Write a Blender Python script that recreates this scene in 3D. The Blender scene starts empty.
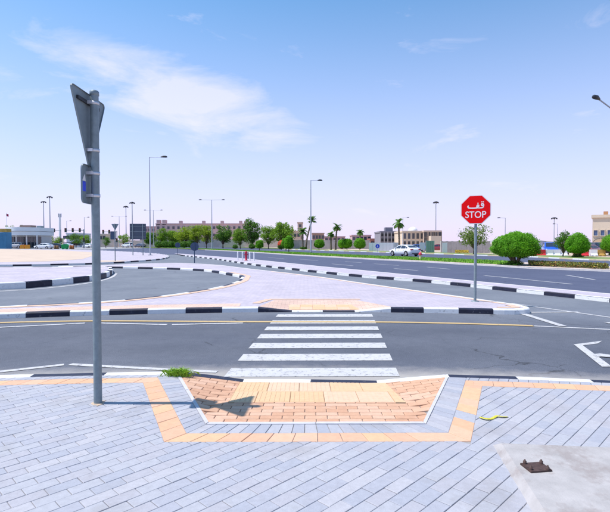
import bpy, bmesh, math, random
from mathutils import Vector, Matrix
R = math.radians
random.seed(11)
sc = bpy.context.scene
COL = sc.collection

# ------------------------------------------------------------------ camera
F, CX, CY, HOR = 475.0, 305.0, 256.0, 243.0          # photograph pixels (610 x 512)
PITCH = math.atan((CY - HOR) / F)
CAMZ = 1.65
KZ = 0.12                                            # pavement height above the road
cam_d = bpy.data.cameras.new('camera')
cam_d.sensor_width = 36.0
cam_d.lens = F / 610.0 * 36.0
cam_d.clip_start = 0.05
cam_d.clip_end = 9000
cam = bpy.data.objects.new('camera', cam_d)
COL.objects.link(cam)
cam.location = (0, 0, CAMZ)
cam.rotation_euler = (R(90) - PITCH, 0, 0)
sc.camera = cam

# ------------------------------------------------------------------ sky
SUN_EL = 63.0
w = bpy.data.worlds.new('World'); sc.world = w; w.use_nodes = True
nt = w.node_tree; nt.nodes.clear()
def wn(t, **k):
    n = nt.nodes.new(t)
    for a, b in k.items(): setattr(n, a, b)
    return n
out = wn('ShaderNodeOutputWorld'); bg = wn('ShaderNodeBackground')
sky = wn('ShaderNodeTexSky', sky_type='NISHITA')
sky.sun_disc = False
sky.sun_elevation = R(SUN_EL); sky.sun_rotation = R(270)
sky.air_density = 1.0; sky.dust_density = 0.4; sky.ozone_density = 2.0; sky.altitude = 10
bg.inputs['Strength'].default_value = 0.12
tc = wn('ShaderNodeTexCoord')
tint = wn('ShaderNodeMix', data_type='RGBA', blend_type='MULTIPLY'); tint.inputs['Factor'].default_value = 1.0
tint.inputs[7].default_value = (0.74, 1.24, 1.42, 1)
nt.links.new(sky.outputs[0], tint.inputs[6])
# thin cirrus: stretched noise over the sky dome, one thicker bank to the north-west
sep = wn('ShaderNodeSeparateXYZ'); nt.links.new(tc.outputs['Generated'], sep.inputs[0])
mp = wn('ShaderNodeMapping'); nt.links.new(tc.outputs['Generated'], mp.inputs[0])
mp.inputs['Rotation'].default_value = (0, R(14), 0)
mp.inputs['Scale'].default_value = (2.2, 2.2, 7.0)
nz = wn('ShaderNodeTexNoise'); nz.inputs['Scale'].default_value = 2.3; nz.inputs['Detail'].default_value = 9; nz.inputs['Roughness'].default_value = 0.62
nz.inputs['Distortion'].default_value = 0.5
nt.links.new(mp.outputs[0], nz.inputs[0])
def wm(op, a, b=None, c=None):
    n = wn('ShaderNodeMath', operation=op)
    for i, v in enumerate((a, b, c)):
        if v is None: continue
        if isinstance(v, (int, float)): n.inputs[i].default_value = v
        else: nt.links.new(v, n.inputs[i])
    return n.outputs[0]
def bank(cx, cz, rx, rz, tilt):
    dx = wm('SUBTRACT', sep.outputs[0], cx); dz = wm('SUBTRACT', sep.outputs[2], cz)
    dz = wm('ADD', dz, wm('MULTIPLY', dx, tilt))
    q = wm('ADD', wm('POWER', wm('DIVIDE', dx, rx), 2.0), wm('POWER', wm('DIVIDE', dz, rz), 2.0))
    yp = wm('GREATER_THAN', sep.outputs[1], 0.0)
    return wm('MULTIPLY', wm('MAXIMUM', wm('SUBTRACT', 1.0, q), 0.0), yp)
b1 = bank(-0.235, 0.285, 0.27, 0.085, 0.22)
b2 = bank(0.30, 0.21, 0.10, 0.035, -0.2)
b3 = bank(-0.50, 0.33, 0.30, 0.10, 0.1)
cover = wm('ADD', wm('MULTIPLY', b1, 0.31), wm('ADD', wm('MULTIPLY', b2, 0.13), wm('MULTIPLY', b3, 0.06)))
dens = wm('MULTIPLY', wm('MAXIMUM', wm('SUBTRACT', wm('ADD', nz.outputs[0], cover), 0.60), 0.0), 1.7)
dens = wm('MINIMUM', dens, 0.5)
# pale dusty haze thickening towards the horizon, all the way round
hz = wm('POWER', wm('SUBTRACT', 1.0, wm('MAXIMUM', wm('MINIMUM', wm('MULTIPLY', sep.outputs[2], 1.9), 1.0), 0.0)), 1.4)
hm = wn('ShaderNodeMix', data_type='RGBA'); nt.links.new(wm('MULTIPLY', hz, 0.92), hm.inputs['Factor'])
nt.links.new(tint.outputs[2], hm.inputs[6]); hm.inputs[7].default_value = (6.5, 5.45, 7.7, 1)
cl = wn('ShaderNodeMix', data_type='RGBA'); nt.links.new(dens, cl.inputs['Factor'])
nt.links.new(hm.outputs[2], cl.inputs[6]); cl.inputs[7].default_value = (8.0, 7.3, 8.2, 1)
nt.links.new(cl.outputs[2], bg.inputs['Color']); nt.links.new(bg.outputs[0], out.inputs[0])

# ------------------------------------------------------------------ sun and exposure
sd = bpy.data.lights.new('sun', 'SUN'); sd.energy = 4.6; sd.angle = R(0.55); sd.color = (1.0, 0.955, 0.90)
so = bpy.data.objects.new('sun', sd); COL.objects.link(so)
so.location = (-20, 0, 40)
so.rotation_euler = (0, -R(90 - SUN_EL), 0)           # comes from the left, shadows fall to the right
sc.view_settings.view_transform = 'Standard'; sc.view_settings.look = 'None'
sc.view_settings.exposure = 0.27; sc.view_settings.gamma = 1.0
try: sc.view_settings.use_curve_mapping = False
except Exception: pass

# ------------------------------------------------------------------ pixel -> place
def P(px, py, z=0.0):
    """ground point (at height z) under a photograph pixel"""
    c, s = math.cos(PITCH), math.sin(PITCH)
    dx, du = px - CX, CY - py
    d = Vector((dx, F * c + du * s, -F * s + du * c))
    t = (z - CAMZ) / d.z
    return (d.x * t, d.y * t)
def at(px, d): return ((px - CX) / F * d, d)
def zz(py, d): return CAMZ + (HOR - py) / F * d

# ------------------------------------------------------------------ materials
MATS = {}
def mat(name, col, rough=0.7, var=0.0, scale=6.0, bump=0.0, bscale=80.0, metal=0.0, spec=0.35, col2=None, trans=0.0, coat=0.0, stain=None):
    if name in MATS: return MATS[name]
    m = bpy.data.materials.new(name); m.use_nodes = True
    n = m.node_tree.nodes; L = m.node_tree.links
    b = n['Principled BSDF']
    b.inputs['Base Color'].default_value = (*col, 1)
    b.inputs['Roughness'].default_value = rough
    b.inputs['Metallic'].default_value = metal
    b.inputs['Specular IOR Level'].default_value = spec
    if coat: b.inputs['Coat Weight'].default_value = coat
    geo = n.new('ShaderNodeNewGeometry')
    src = None
    if var or col2:
        a = n.new('ShaderNodeTexNoise'); a.inputs['Scale'].default_value = scale; a.inputs['Detail'].default_value = 6; a.inputs['Roughness'].default_value = 0.65
        L.new(geo.outputs['Position'], a.inputs['Vector'])
        mx = n.new('ShaderNodeMix'); mx.data_type = 'RGBA'
        rr = n.new('ShaderNodeMapRange'); rr.inputs[1].default_value = 0.3; rr.inputs[2].default_value = 0.7
        L.new(a.outputs[0], rr.inputs[0]); L.new(rr.outputs[0], mx.inputs['Factor'])
        c2 = col2 if col2 else tuple(min(1, c * (1 + var)) for c in col)
        c1 = col if col2 else tuple(c * (1 - var) for c in col)
        mx.inputs[6].default_value = (*c1, 1); mx.inputs[7].default_value = (*c2, 1)
        src = mx.outputs[2]
    if stain:
        sc_, th, sc_col, amt = stain
        a = n.new('ShaderNodeTexNoise'); a.inputs['Scale'].default_value = sc_; a.inputs['Detail'].default_value = 8; a.inputs['Roughness'].default_value = 0.7
        L.new(geo.outputs['Position'], a.inputs['Vector'])
        rr = n.new('ShaderNodeMapRange'); rr.inputs[1].default_value = th; rr.inputs[2].default_value = th + 0.12; rr.inputs[4].default_value = amt
        L.new(a.outputs[0], rr.inputs[0])
        mx = n.new('ShaderNodeMix'); mx.data_type = 'RGBA'
        L.new(rr.outputs[0], mx.inputs['Factor'])
        if src: L.new(src, mx.inputs[6])
        else: mx.inputs[6].default_value = (*col, 1)
        mx.inputs[7].default_value = (*sc_col, 1)
        src = mx.outputs[2]
    if src: L.new(src, b.inputs['Base Color'])
    if bump:
        a = n.new('ShaderNodeTexNoise'); a.inputs['Scale'].default_value = bscale; a.inputs['Detail'].default_value = 4
        L.new(geo.outputs['Position'], a.inputs['Vector'])
        bp = n.new('ShaderNodeBump'); bp.inputs['Strength'].default_value = bump; bp.inputs['Distance'].default_value = 0.004
        L.new(a.outputs[0], bp.inputs['Height']); L.new(bp.outputs[0], b.inputs['Normal'])
    MATS[name] = m
    return m

def asphalt(name, c1, c2, arc=None, grit=1.0):
    """worn asphalt: aggregate speckle, broad blotches, wheel polish, hairline cracks, sandy dust by the kerb"""
    m = bpy.data.materials.new(name); m.use_nodes = True
    n = m.node_tree.nodes; L = m.node_tree.links; b = n['Principled BSDF']
    geo = n.new('ShaderNodeNewGeometry'); pos = geo.outputs['Position']
    def noise(s, d=5, r=0.6):
        a = n.new('ShaderNodeTexNoise'); a.inputs['Scale'].default_value = s; a.inputs['Detail'].default_value = d; a.inputs['Roughness'].default_value = r
        L.new(pos, a.inputs['Vector']); return a.outputs[0]
    def rng(v, a0, a1, b0, b1):
        q = n.new('ShaderNodeMapRange')
        for i, x in enumerate((a0, a1, b0, b1)): q.inputs[i + 1].default_value = x
        L.new(v, q.inputs[0]); return q.outputs[0]
    def mix(f, a, c, bt='MIX'):
        q = n.new('ShaderNodeMix'); q.data_type = 'RGBA'; q.blend_type = bt
        if isinstance(f, float): q.inputs[0].default_value = f
        else: L.new(f, q.inputs[0])
        for v, i in ((a, 6), (c, 7)):
            if isinstance(v, tuple): q.inputs[i].default_value = (*v, 1)
            else: L.new(v, q.inputs[i])
        return q.outputs[2]
    base = mix(rng(noise(0.55, 6), 0.35, 0.65, 0, 1), c1, c2)
    sp = rng(noise(70, 3, 0.85), 0.32, 0.70, 0.40, 1.75)
    comb = n.new('ShaderNodeCombineColor')
    for i in range(3): L.new(sp, comb.inputs[i])
    base = mix(0.8 * grit, base, comb.outputs[0], 'MULTIPLY')
    base = mix(rng(noise(110, 1), 0.68, 0.74, 0, 0.6 * grit), base, (0.36, 0.35, 0.34))
    base = mix(rng(noise(2.4, 5, .75), 0.60, 0.72, 0, 0.35 * grit), base, (c1[0] * .5, c1[1] * .5, c1[2] * .5))
    mid = rng(noise(7, 4), 0.4, 0.7, 0, 0.22); base = mix(mid, base, (c1[0] * .6, c1[1] * .6, c1[2] * .62))
    # hairline cracks
    v = n.new('ShaderNodeTexVoronoi'); v.feature = 'DISTANCE_TO_EDGE'; v.inputs['Scale'].default_value = 0.42
    ns = n.new('ShaderNodeTexNoise'); ns.inputs['Scale'].default_value = 2.2; ns.inputs['Detail'].default_value = 6; L.new(pos, ns.inputs['Vector'])
    va = n.new('ShaderNodeVectorMath'); va.operation = 'MULTIPLY_ADD'; L.new(ns.outputs['Color'], va.inputs[0]); va.inputs[1].default_value = (0.7, 0.7, 0); L.new(pos, va.inputs[2])
    L.new(va.outputs[0], v.inputs['Vector'])
    cm = n.new('ShaderNodeMath'); cm.operation = 'MULTIPLY'
    L.new(rng(v.outputs['Distance'], 0.0, 0.006, 0.75, 0.0), cm.inputs[0]); L.new(rng(noise(0.5, 2), 0.5, 0.6, 0, 1), cm.inputs[1])
    base = mix(cm.outputs[0], base, (0.02, 0.02, 0.022))
    if arc:
        cx, cy, r0 = arc
        sx = n.new('ShaderNodeVectorMath'); sx.operation = 'SUBTRACT'; L.new(pos, sx.inputs[0]); sx.inputs[1].default_value = (cx, cy, 0)
        ln = n.new('ShaderNodeVectorMath'); ln.operation = 'LENGTH'; L.new(sx.outputs[0], ln.inputs[0])
        dd = n.new('ShaderNodeMath'); dd.operation = 'MULTIPLY_ADD'; L.new(noise(5, 5, 0.7), dd.inputs[0]); dd.inputs[1].default_value = -0.5; L.new(ln.outputs['Value'], dd.inputs[2])
        base = mix(rng(dd.outputs[0], r0 + 0.05, r0 + 0.55, 0.8, 0.0), base, (0.36, 0.33, 0.31))
        # tyre-darkened lane, paler where few wheels run (kerb edges, loop and turning lane)
        wob = n.new('ShaderNodeMath'); wob.operation = 'MULTIPLY_ADD'; L.new(noise(0.8, 3), wob.inputs[0]); wob.inputs[1].default_value = 0.9; L.new(ln.outputs['Value'], wob.inputs[2])
        cr = n.new('ShaderNodeValToRGB'); L.new(rng(wob.outputs[0], r0 + .45, r0 + 8.45, 0, 1), cr.inputs[0]); e = cr.color_ramp.elements
        e[0].position = 0; e[0].color = (1.18, 1.17, 1.12, 1); e[1].position = 1; e[1].color = (1.5, 1.5, 1.42, 1)
        for p_, v_ in ((.10, .98), (.21, .86), (.31, .95), (.43, .84), (.54, 1.0), (.66, 1.30), (.8, 1.45)):
            q_ = e.new(p_); q_.color = (v_, v_, v_ * (.97 if v_ > 1 else 1.02), 1)
        base = mix(1.0, base, cr.outputs[0], 'MULTIPLY')
    L.new(base, b.inputs['Base Color'])
    b.inputs['Roughness'].default_value = 0.8; b.inputs['Specular IOR Level'].default_value = 0.3
    bp = n.new('ShaderNodeBump'); bp.inputs['Strength'].default_value = 0.5; bp.inputs['Distance'].default_value = 0.006
    L.new(noise(120, 3), bp.inputs['Height']); L.new(bp.outputs[0], b.inputs['Normal'])
    return m

def paint(name, col, wear=0.56, under=(0.10, 0.10, 0.115)):
    """road paint, worn through to the asphalt in specks"""
    m = bpy.data.materials.new(name); m.use_nodes = True
    n = m.node_tree.nodes; L = m.node_tree.links; b = n['Principled BSDF']
    geo = n.new('ShaderNodeNewGeometry')
    a = n.new('ShaderNodeTexNoise'); a.inputs['Scale'].default_value = 14; a.inputs['Detail'].default_value = 10; a.inputs['Roughness'].default_value = 0.78
    L.new(geo.outputs['Position'], a.inputs['Vector'])
    rr = n.new('ShaderNodeMapRange'); rr.inputs[1].default_value = wear; rr.inputs[2].default_value = wear + 0.09; rr.inputs[4].default_value = 0.8
    L.new(a.outputs[0], rr.inputs[0])
    a2 = n.new('ShaderNodeTexNoise'); a2.inputs['Scale'].default_value = 3; a2.inputs['Detail'].default_value = 6
    L.new(geo.outputs['Position'], a2.inputs['Vector'])
    m0 = n.new('ShaderNodeMix'); m0.data_type = 'RGBA'; L.new(a2.outputs[0], m0.inputs[0])
    m0.inputs[6].default_value = (*[c * .86 for c in col], 1); m0.inputs[7].default_value = (*[min(1, c * 1.1) for c in col], 1)
    mx = n.new('ShaderNodeMix'); mx.data_type = 'RGBA'; L.new(rr.outputs[0], mx.inputs[0]); L.new(m0.outputs[2], mx.inputs[6]); mx.inputs[7].default_value = (*under, 1)
    L.new(mx.outputs[2], b.inputs['Base Color']); b.inputs['Roughness'].default_value = 0.7
    return m

def brick_paving(name, c1, c2, mortar, scale_len=0.2, rot=45):
    """far paving whose blocks are too small to pick out"""
    m = bpy.data.materials.new(name); m.use_nodes = True
    n = m.node_tree.nodes; L = m.node_tree.links; b = n['Principled BSDF']
    geo = n.new('ShaderNodeNewGeometry'); mp = n.new('ShaderNodeMapping'); mp.inputs['Rotation'].default_value = (0, 0, R(rot))
    L.new(geo.outputs['Position'], mp.inputs[0])
    br = n.new('ShaderNodeTexBrick'); br.inputs['Scale'].default_value = 1.0; br.inputs['Brick Width'].default_value = scale_len; br.inputs['Row Height'].default_value = scale_len / 2
    br.inputs['Mortar Size'].default_value = 0.004; br.inputs['Color1'].default_value = (*c1, 1); br.inputs['Color2'].default_value = (*c2, 1); br.inputs['Mortar'].default_value = (*mortar, 1)
    L.new(mp.outputs[0], br.inputs['Vector'])
    a = n.new('ShaderNodeTexNoise'); a.inputs['Scale'].default_value = 0.7; a.inputs['Detail'].default_value = 7; a.inputs['Roughness'].default_value = .7; L.new(geo.outputs['Position'], a.inputs['Vector'])
    rr = n.new('ShaderNodeMapRange'); rr.inputs[1].default_value = 0.3; rr.inputs[2].default_value = 0.7; rr.inputs[3].default_value = 0.85; rr.inputs[4].default_value = 1.1; L.new(a.outputs[0], rr.inputs[0])
    mx = n.new('ShaderNodeMix'); mx.data_type = 'RGBA'; mx.blend_type = 'MULTIPLY'; mx.inputs[0].default_value = 1
    cb = n.new('ShaderNodeCombineColor')
    for i in range(3): L.new(rr.outputs[0], cb.inputs[i])
    L.new(br.outputs[0], mx.inputs[6]); L.new(cb.outputs[0], mx.inputs[7]); L.new(mx.outputs[2], b.inputs['Base Color'])
    b.inputs['Roughness'].default_value = 0.8
    return m

M_SLIP = asphalt('asphalt_slip_road', (0.090, 0.098, 0.124), (0.118, 0.126, 0.152), arc=(-0.8, -18.35, 24.0))
M_MAIN = asphalt('asphalt_main_road', (0.068, 0.077, 0.128), (0.086, 0.096, 0.150), grit=0.5)
M_WHITE_LINE = paint('white_road_paint', (0.50, 0.485, 0.49), 0.53)
M_YELLOW_LINE = paint('yellow_road_paint', (0.52, 0.36, 0.16))
M_FARPAVE = brick_paving('lavender_paving', (0.42, 0.375, 0.43), (0.49, 0.425, 0.48), (0.27, 0.24, 0.27))
M_PEACHPAVE = brick_paving('peach_paving', (0.60, 0.40, 0.32), (0.68, 0.48, 0.38), (0.30, 0.22, 0.18), rot=0)
M_KW = mat('white_kerb_paint', (0.74, 0.73, 0.73), 0.6, var=0.1, scale=9, stain=(9, 0.565, (0.27, 0.25, 0.25), 0.8), bump=0.2, bscale=60)
M_KB = mat('black_kerb_paint', (0.018, 0.020, 0.042), 0.55, var=0.3, scale=7, stain=(11, 0.60, (0.24, 0.23, 0.24), 0.65), bump=0.2, bscale=60)
M_CONC = mat('kerb_concrete', (0.40, 0.38, 0.38), 0.85, var=0.14, scale=8, bump=0.3)
M_SAND = mat('sand', (0.54, 0.42, 0.33), 0.95, var=0.10, scale=0.5, stain=(1.3, 0.60, (0.44, 0.34, 0.28), 0.6))
M_GRASSBASE = mat('turf', (0.10, 0.20, 0.03), 0.95, var=0.3, scale=1.2)
M_GRASS = mat('grass_blades', (0.20, 0.40, 0.04), 0.8, var=0.35, scale=0.8)
M_GALV = mat('galvanised_steel', (0.21, 0.26, 0.285), 0.5, var=0.16, scale=14, metal=0.2, bump=0.08, stain=(6, .63, (.30, .30, .29), .55))
M_GALV_L = mat('pale_galvanised_steel', (0.42, 0.44, 0.48), 0.5, var=0.06, scale=5, metal=0.2)
M_SIGNBACK = mat('grey_sign_back', (0.20, 0.25, 0.275), 0.55, var=0.14, scale=7, stain=(9, .62, (.13, .15, .16), .5))
M_STRAP = mat('bright_strap', (0.62, 0.62, 0.65), 0.35, metal=0.5)
M_DARK = mat('dark_metal', (0.03, 0.032, 0.04), 0.5)
M_RED = mat('sign_red', (0.82, 0.002, 0.006), 0.55, var=0.04, scale=4, spec=0.12)
M_WHITE = mat('white_paint', (0.80, 0.79, 0.80), 0.5)
M_BLUE = mat('sign_blue', (0.03, 0.07, 0.62), 0.45)
M_NAVY = mat('navy_sign_back', (0.045, 0.075, 0.14), 0.5, var=0.1, scale=6)
M_BARK = mat('bark', (0.14, 0.10, 0.07), 0.9, var=0.3, scale=9)
M_PALMBARK = mat('palm_bark', (0.20, 0.15, 0.11), 0.9, var=0.35, scale=8)

# ------------------------------------------------------------------ mesh helpers
class MB:
    def __init__(s): s.v = []; s.f = []; s.m = []; s.sm = []
    def add(s, vs, fs, mi=0, smooth=False):
        o = len(s.v); s.v += [tuple(q) for q in vs]
        for f in fs: s.f.append([o + i for i in f]); s.m.append(mi); s.sm.append(smooth)
    def box(s, c, d, rz=0, mi=0, M=None):
        hx, hy, hz = d[0] / 2, d[1] / 2, d[2] / 2
        vs = [Vector((sx * hx, sy * hy, sz * hz)) for sz in (-1, 1) for sx, sy in ((-1, -1), (1, -1), (1, 1), (-1, 1))]
        T = (M if M is not None else Matrix.Rotation(rz, 3, 'Z'))
        vs = [T @ q + Vector(c) for q in vs]
        s.add(vs, [(3, 2, 1, 0), (4, 5, 6, 7), (0, 1, 5, 4), (1, 2, 6, 5), (2, 3, 7, 6), (3, 0, 4, 7)], mi); return s
    def prism(s, poly, z0, z1, mi=0, cham=0.0):
        """upright prism from a convex or star-like polygon; cham = chamfer of the upper rim"""
        n = len(poly)
        A = sum(poly[i][0] * poly[(i + 1) % n][1] - poly[(i + 1) % n][0] * poly[i][1] for i in range(n))
        if A < 0: poly = poly[::-1]
        zf = (lambda i: z1) if not callable(z1) else (lambda i: z1(*poly[i]))
        if cham:
            cx = sum(p[0] for p in poly) / n; cy = sum(p[1] for p in poly) / n
            top = []
            for p in poly:
                dx, dy = cx - p[0], cy - p[1]; l = math.hypot(dx, dy) or 1
                k = min(0.35, cham * 1.5 / l); top.append((p[0] + dx * k, p[1] + dy * k))
            vs = [(p[0], p[1], z0) for p in poly] + [(p[0], p[1], zf(i) - cham) for i, p in enumerate(poly)] + [(t[0], t[1], zf(i)) for i, t in enumerate(top)]
            fs = [list(range(2 * n, 3 * n))]
            for i in range(n):
                j = (i + 1) % n; fs += [(i, j, n + j, n + i), (n + i, n + j, 2 * n + j, 2 * n + i)]
        else:
            vs = [(p[0], p[1], z0) for p in poly] + [(p[0], p[1], zf(i)) for i, p in enumerate(poly)]
            fs = [list(range(n, 2 * n)), list(range(n - 1, -1, -1))] + [(i, (i + 1) % n, n + (i + 1) % n, n + i) for i in range(n)]
        s.add(vs, fs, mi); return s
    def tube(s, pts, rads, n=10, mi=0, cap=True, smooth=True):
        pts = [Vector(p) for p in pts]
        if not hasattr(rads, '__len__'): rads = [rads] * len(pts)
        rings = []; up = None
        for i, p in enumerate(pts):
            t = (pts[min(i + 1, len(pts) - 1)] - pts[max(i - 1, 0)]).normalized()
            if up is None:
                up = Vector((0, 0, 1)) if abs(t.z) < 0.9 else Vector((1, 0, 0))
            a = t.cross(up).normalized(); b = a.cross(t).normalized(); up = b
            rings.append([p + (a * math.cos(2 * math.pi * k / n) + b * math.sin(2 * math.pi * k / n)) * rads[i] for k in range(n)])
        vs = [q for r in rings for q in r]; fs = []
        for i in range(len(pts) - 1):
            for k in range(n):
                k2 = (k + 1) % n; fs.append((i * n + k, i * n + k2, (i + 1) * n + k2, (i + 1) * n + k))
        s.add(vs, [f[::-1] for f in fs], mi, smooth)
        if cap:
            s.add(rings[0], [tuple(range(n))], mi); s.add(rings[-1], [tuple(range(n - 1, -1, -1))], mi)
        return s
    def lathe(s, prof, n=16, mi=0, c=(0, 0, 0)):
        vs = []; fs = []
        for r, z in prof:
            vs += [(c[0] + r * math.cos(2 * math.pi * k / n), c[1] + r * math.sin(2 * math.pi * k / n), c[2] + z) for k in range(n)]
        for i in range(len(prof) - 1):
            for k in range(n):
                k2 = (k + 1) % n; fs.append((i * n + k, i * n + k2, (i + 1) * n + k2, (i + 1) * n + k))
        s.add(vs, fs, mi, True); return s
    def plate(s, poly, y0, y1, mi=0):
        """polygon in the local XZ plane, thickness along Y"""
        n = len(poly)
        A = sum(poly[i][0] * poly[(i + 1) % n][1] - poly[(i + 1) % n][0] * poly[i][1] for i in range(n))
        if A < 0: poly = poly[::-1]
        vs = [(p[0], y0, p[1]) for p in poly] + [(p[0], y1, p[1]) for p in poly]
        fs = [list(range(n)), list(range(2 * n - 1, n - 1, -1))] + [((i + 1) % n, i, n + i, n + (i + 1) % n) for i in range(n)]
        s.add(vs, fs, mi); return s
    def mesh(s, name, mats):
        me = bpy.data.meshes.new(name); me.from_pydata(s.v, [], s.f)
        for m in (mats if isinstance(mats, (list, tuple)) else [mats]): me.materials.append(m)
        me.polygons.foreach_set('material_index', s.m); me.polygons.foreach_set('use_smooth', s.sm)
        me.update(); return me
    def build(s, name, mats, parent=None, loc=None, rz=None):
        return link(name, s.mesh(name, mats), parent, loc, rz)
def link(name, me, parent=None, loc=None, rz=None):
    o = bpy.data.objects.new(name, me); COL.objects.link(o)
    if parent is not None: o.parent = parent
    if loc is not None: o.location = loc
    if rz is not None: o.rotation_euler = (0, 0, rz)
    return o
def tag(o, label, cat, group=None):
    o['label'] = label; o['category'] = cat
    if group: o['group'] = group
    return o
def thing(name, label, cat, loc=(0, 0, 0), rz=0, group=None):
    o = bpy.data.objects.new(name, None); COL.objects.link(o); o.empty_display_size = 0.2
    o.location = loc; o.rotation_euler = (0, 0, rz)
    return tag(o, label, cat, group)
def structure(o): o['kind'] = 'structure'; return o
def stuff(o): o['kind'] = 'stuff'; return o
def copy_tree(root, loc, rz=0, label=None, group=None, scale=None):
    r = root.copy(); COL.objects.link(r); r.location = loc; r.rotation_euler = (0, 0, rz)
    if label: r['label'] = label
    if group: r['group'] = group
    if scale: r.scale = scale
    for ch in list(root.children):
        c = ch.copy(); COL.objects.link(c); c.parent = r
        for g in list(ch.children):
            d = g.copy(); COL.objects.link(d); d.parent = c
    return r
def smooth_line(pts, step=0.3):
    """Catmull-Rom through the traced points, resampled evenly"""
    pts = [Vector((p[0], p[1])) for p in pts]
    q = [pts[0] * 2 - pts[1]] + pts + [pts[-1] * 2 - pts[-2]]
    o = []
    for i in range(1, len(q) - 2):
        a, b, c, d = q[i - 1:i + 3]; n = max(2, int((c - b).length / step))
        for k in range(n):
            t = k / n
            o.append(0.5 * ((2 * b) + (c - a) * t + (2 * a - 5 * b + 4 * c - d) * t * t + (3 * b - a - 3 * c + d) * t ** 3))
    o.append(pts[-1]); return o
def slab(poly, z0, z1, name, mats, parent=None):
    bm = bmesh.new()
    vs = [bm.verts.new((p[0], p[1], z1)) for p in poly]
    f = bm.faces.new(vs); f.normal_update()
    if f.normal.z < 0: f.normal_flip()
    if z0 is not None:
        ex = bmesh.ops.extrude_face_region(bm, geom=[f])
        lo = [v for v in ex['geom'] if isinstance(v, bmesh.types.BMVert)]
        # the extruded copy becomes the lower side
        for v in lo: v.co.z = z0
        bmesh.ops.recalc_face_normals(bm, faces=bm.faces)
    bmesh.ops.triangulate(bm, faces=bm.faces[:], ngon_method='EAR_CLIP')
    me = bpy.data.meshes.new(name); bm.to_mesh(me); bm.free()
    for m in (mats if isinstance(mats, (list, tuple)) else [mats]): me.materials.append(m)
    return link(name, me, parent)
def ribbon(line, wd, z, name, m, parent=None):
    line = [Vector((p[0], p[1])) for p in line]; vs = []; fs = []
    for i, p in enumerate(line):
        t = (line[min(i + 1, len(line) - 1)] - line[max(i - 1, 0)]).normalized(); nn = Vector((-t.y, t.x)) * wd / 2
        vs += [(p.x + nn.x, p.y + nn.y, z), (p.x - nn.x, p.y - nn.y, z)]
    for i in range(len(line) - 1): fs.append((2 * i, 2 * i + 1, 2 * i + 3, 2 * i + 2))
    b = MB(); b.add(vs, fs); return b.build(name, m, parent)
def poly_sheet(poly, z, name, m, parent=None):
    n = len(poly); A = sum(poly[i][0] * poly[(i + 1) % n][1] - poly[(i + 1) % n][0] * poly[i][1] for i in range(n))
    if A < 0: poly = poly[::-1]
    b = MB(); b.add([(p[0], p[1], z) for p in poly], [tuple(range(n))]); return b.build(name, m, parent)
def kerbs(line, parent, seg=0.9, h=KZ, wd=0.14, start_black=True, side=1, hf=None, z0=-0.02, mats=None, gap=0.006, mortar=True):
    """row of kerb stones along a line; side=+1 puts the body to the left of the travel direction"""
    line = [Vector((p[0], p[1])) for p in line]
    cum = [0]
    for i in range(1, len(line)): cum.append(cum[-1] + (line[i] - line[i - 1]).length)
    def pt(s):
        s = max(0, min(cum[-1], s))
        for i in range(1, len(cum)):
            if s <= cum[i] or i == len(cum) - 1:
                d = cum[i] - cum[i - 1] or 1; t = (s - cum[i - 1]) / d
                return line[i - 1].lerp(line[i], t), (line[i] - line[i - 1]).normalized()
    n = max(1, round(cum[-1] / seg)); L = cum[-1] / n; objs = []
    for k in range(n):
        a, b_ = k * L + gap / 2, (k + 1) * L - gap / 2
        ns = max(1, math.ceil(L / 0.45)); st = [a + (b_ - a) * j / ns for j in range(ns + 1)]
        vs = []; fs = []
        for s in st:
            p, t = pt(s); nn = Vector((-t.y, t.x)) * side
            hh = hf(p.x, p.y) if hf else h
            jit = random.uniform(-.002, .002)
            for o, z in ((0, z0), (0.004, hh - 0.025), (0.025, hh), (wd - 0.006, hh), (wd, hh - 0.006), (wd, z0)):
                vs.append((p.x + nn.x * o, p.y + nn.y * o, z + (jit if z > z0 else 0)))
        m = 6
        for j in range(ns):
            for q in range(m - 1):
                f = (j * m + q, j * m + q + 1, (j + 1) * m + q + 1, (j + 1) * m + q)
                fs.append(f[::-1] if side > 0 else f)
        e0 = tuple(range(m)); e1 = tuple(range(ns * m, ns * m + m))
        fs += [e0 if side > 0 else e0[::-1], e1[::-1] if side > 0 else e1]
        mb = MB(); mb.add(vs, fs)
        if mats: mm = mats[k % len(mats)]
        else: mm = M_KB if (k % 2 == 0) == start_black else M_KW
        objs.append(mb.build('kerb_stone', mm, parent))
    return objs
def offset(line, d):
    line = [Vector((p[0], p[1])) for p in line]; o = []
    for i, p in enumerate(line):
        t = (line[min(i + 1, len(line) - 1)] - line[max(i - 1, 0)]).normalized(); o.append((p.x - t.y * d, p.y + t.x * d))
    return o

# ================================================================== THE SETTING
# ------------------------------------------------------------------ ground and asphalt
g = MB(); g.add([(-3000, -60, -.05), (3000, -60, -.05), (3000, 6000, -.05), (-3000, 6000, -.05)], [(0, 1, 2, 3)])
structure(g.build('ground', M_SAND))

def near_y(x): return 5.65 - (x + 0.8) ** 2 / 48.0            # road-side edge of the near kerb
def far_y(x): return 11.31 - (x - 0.27) ** 2 / 48.0           # road-side edge of the kerb across the slip road

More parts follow.
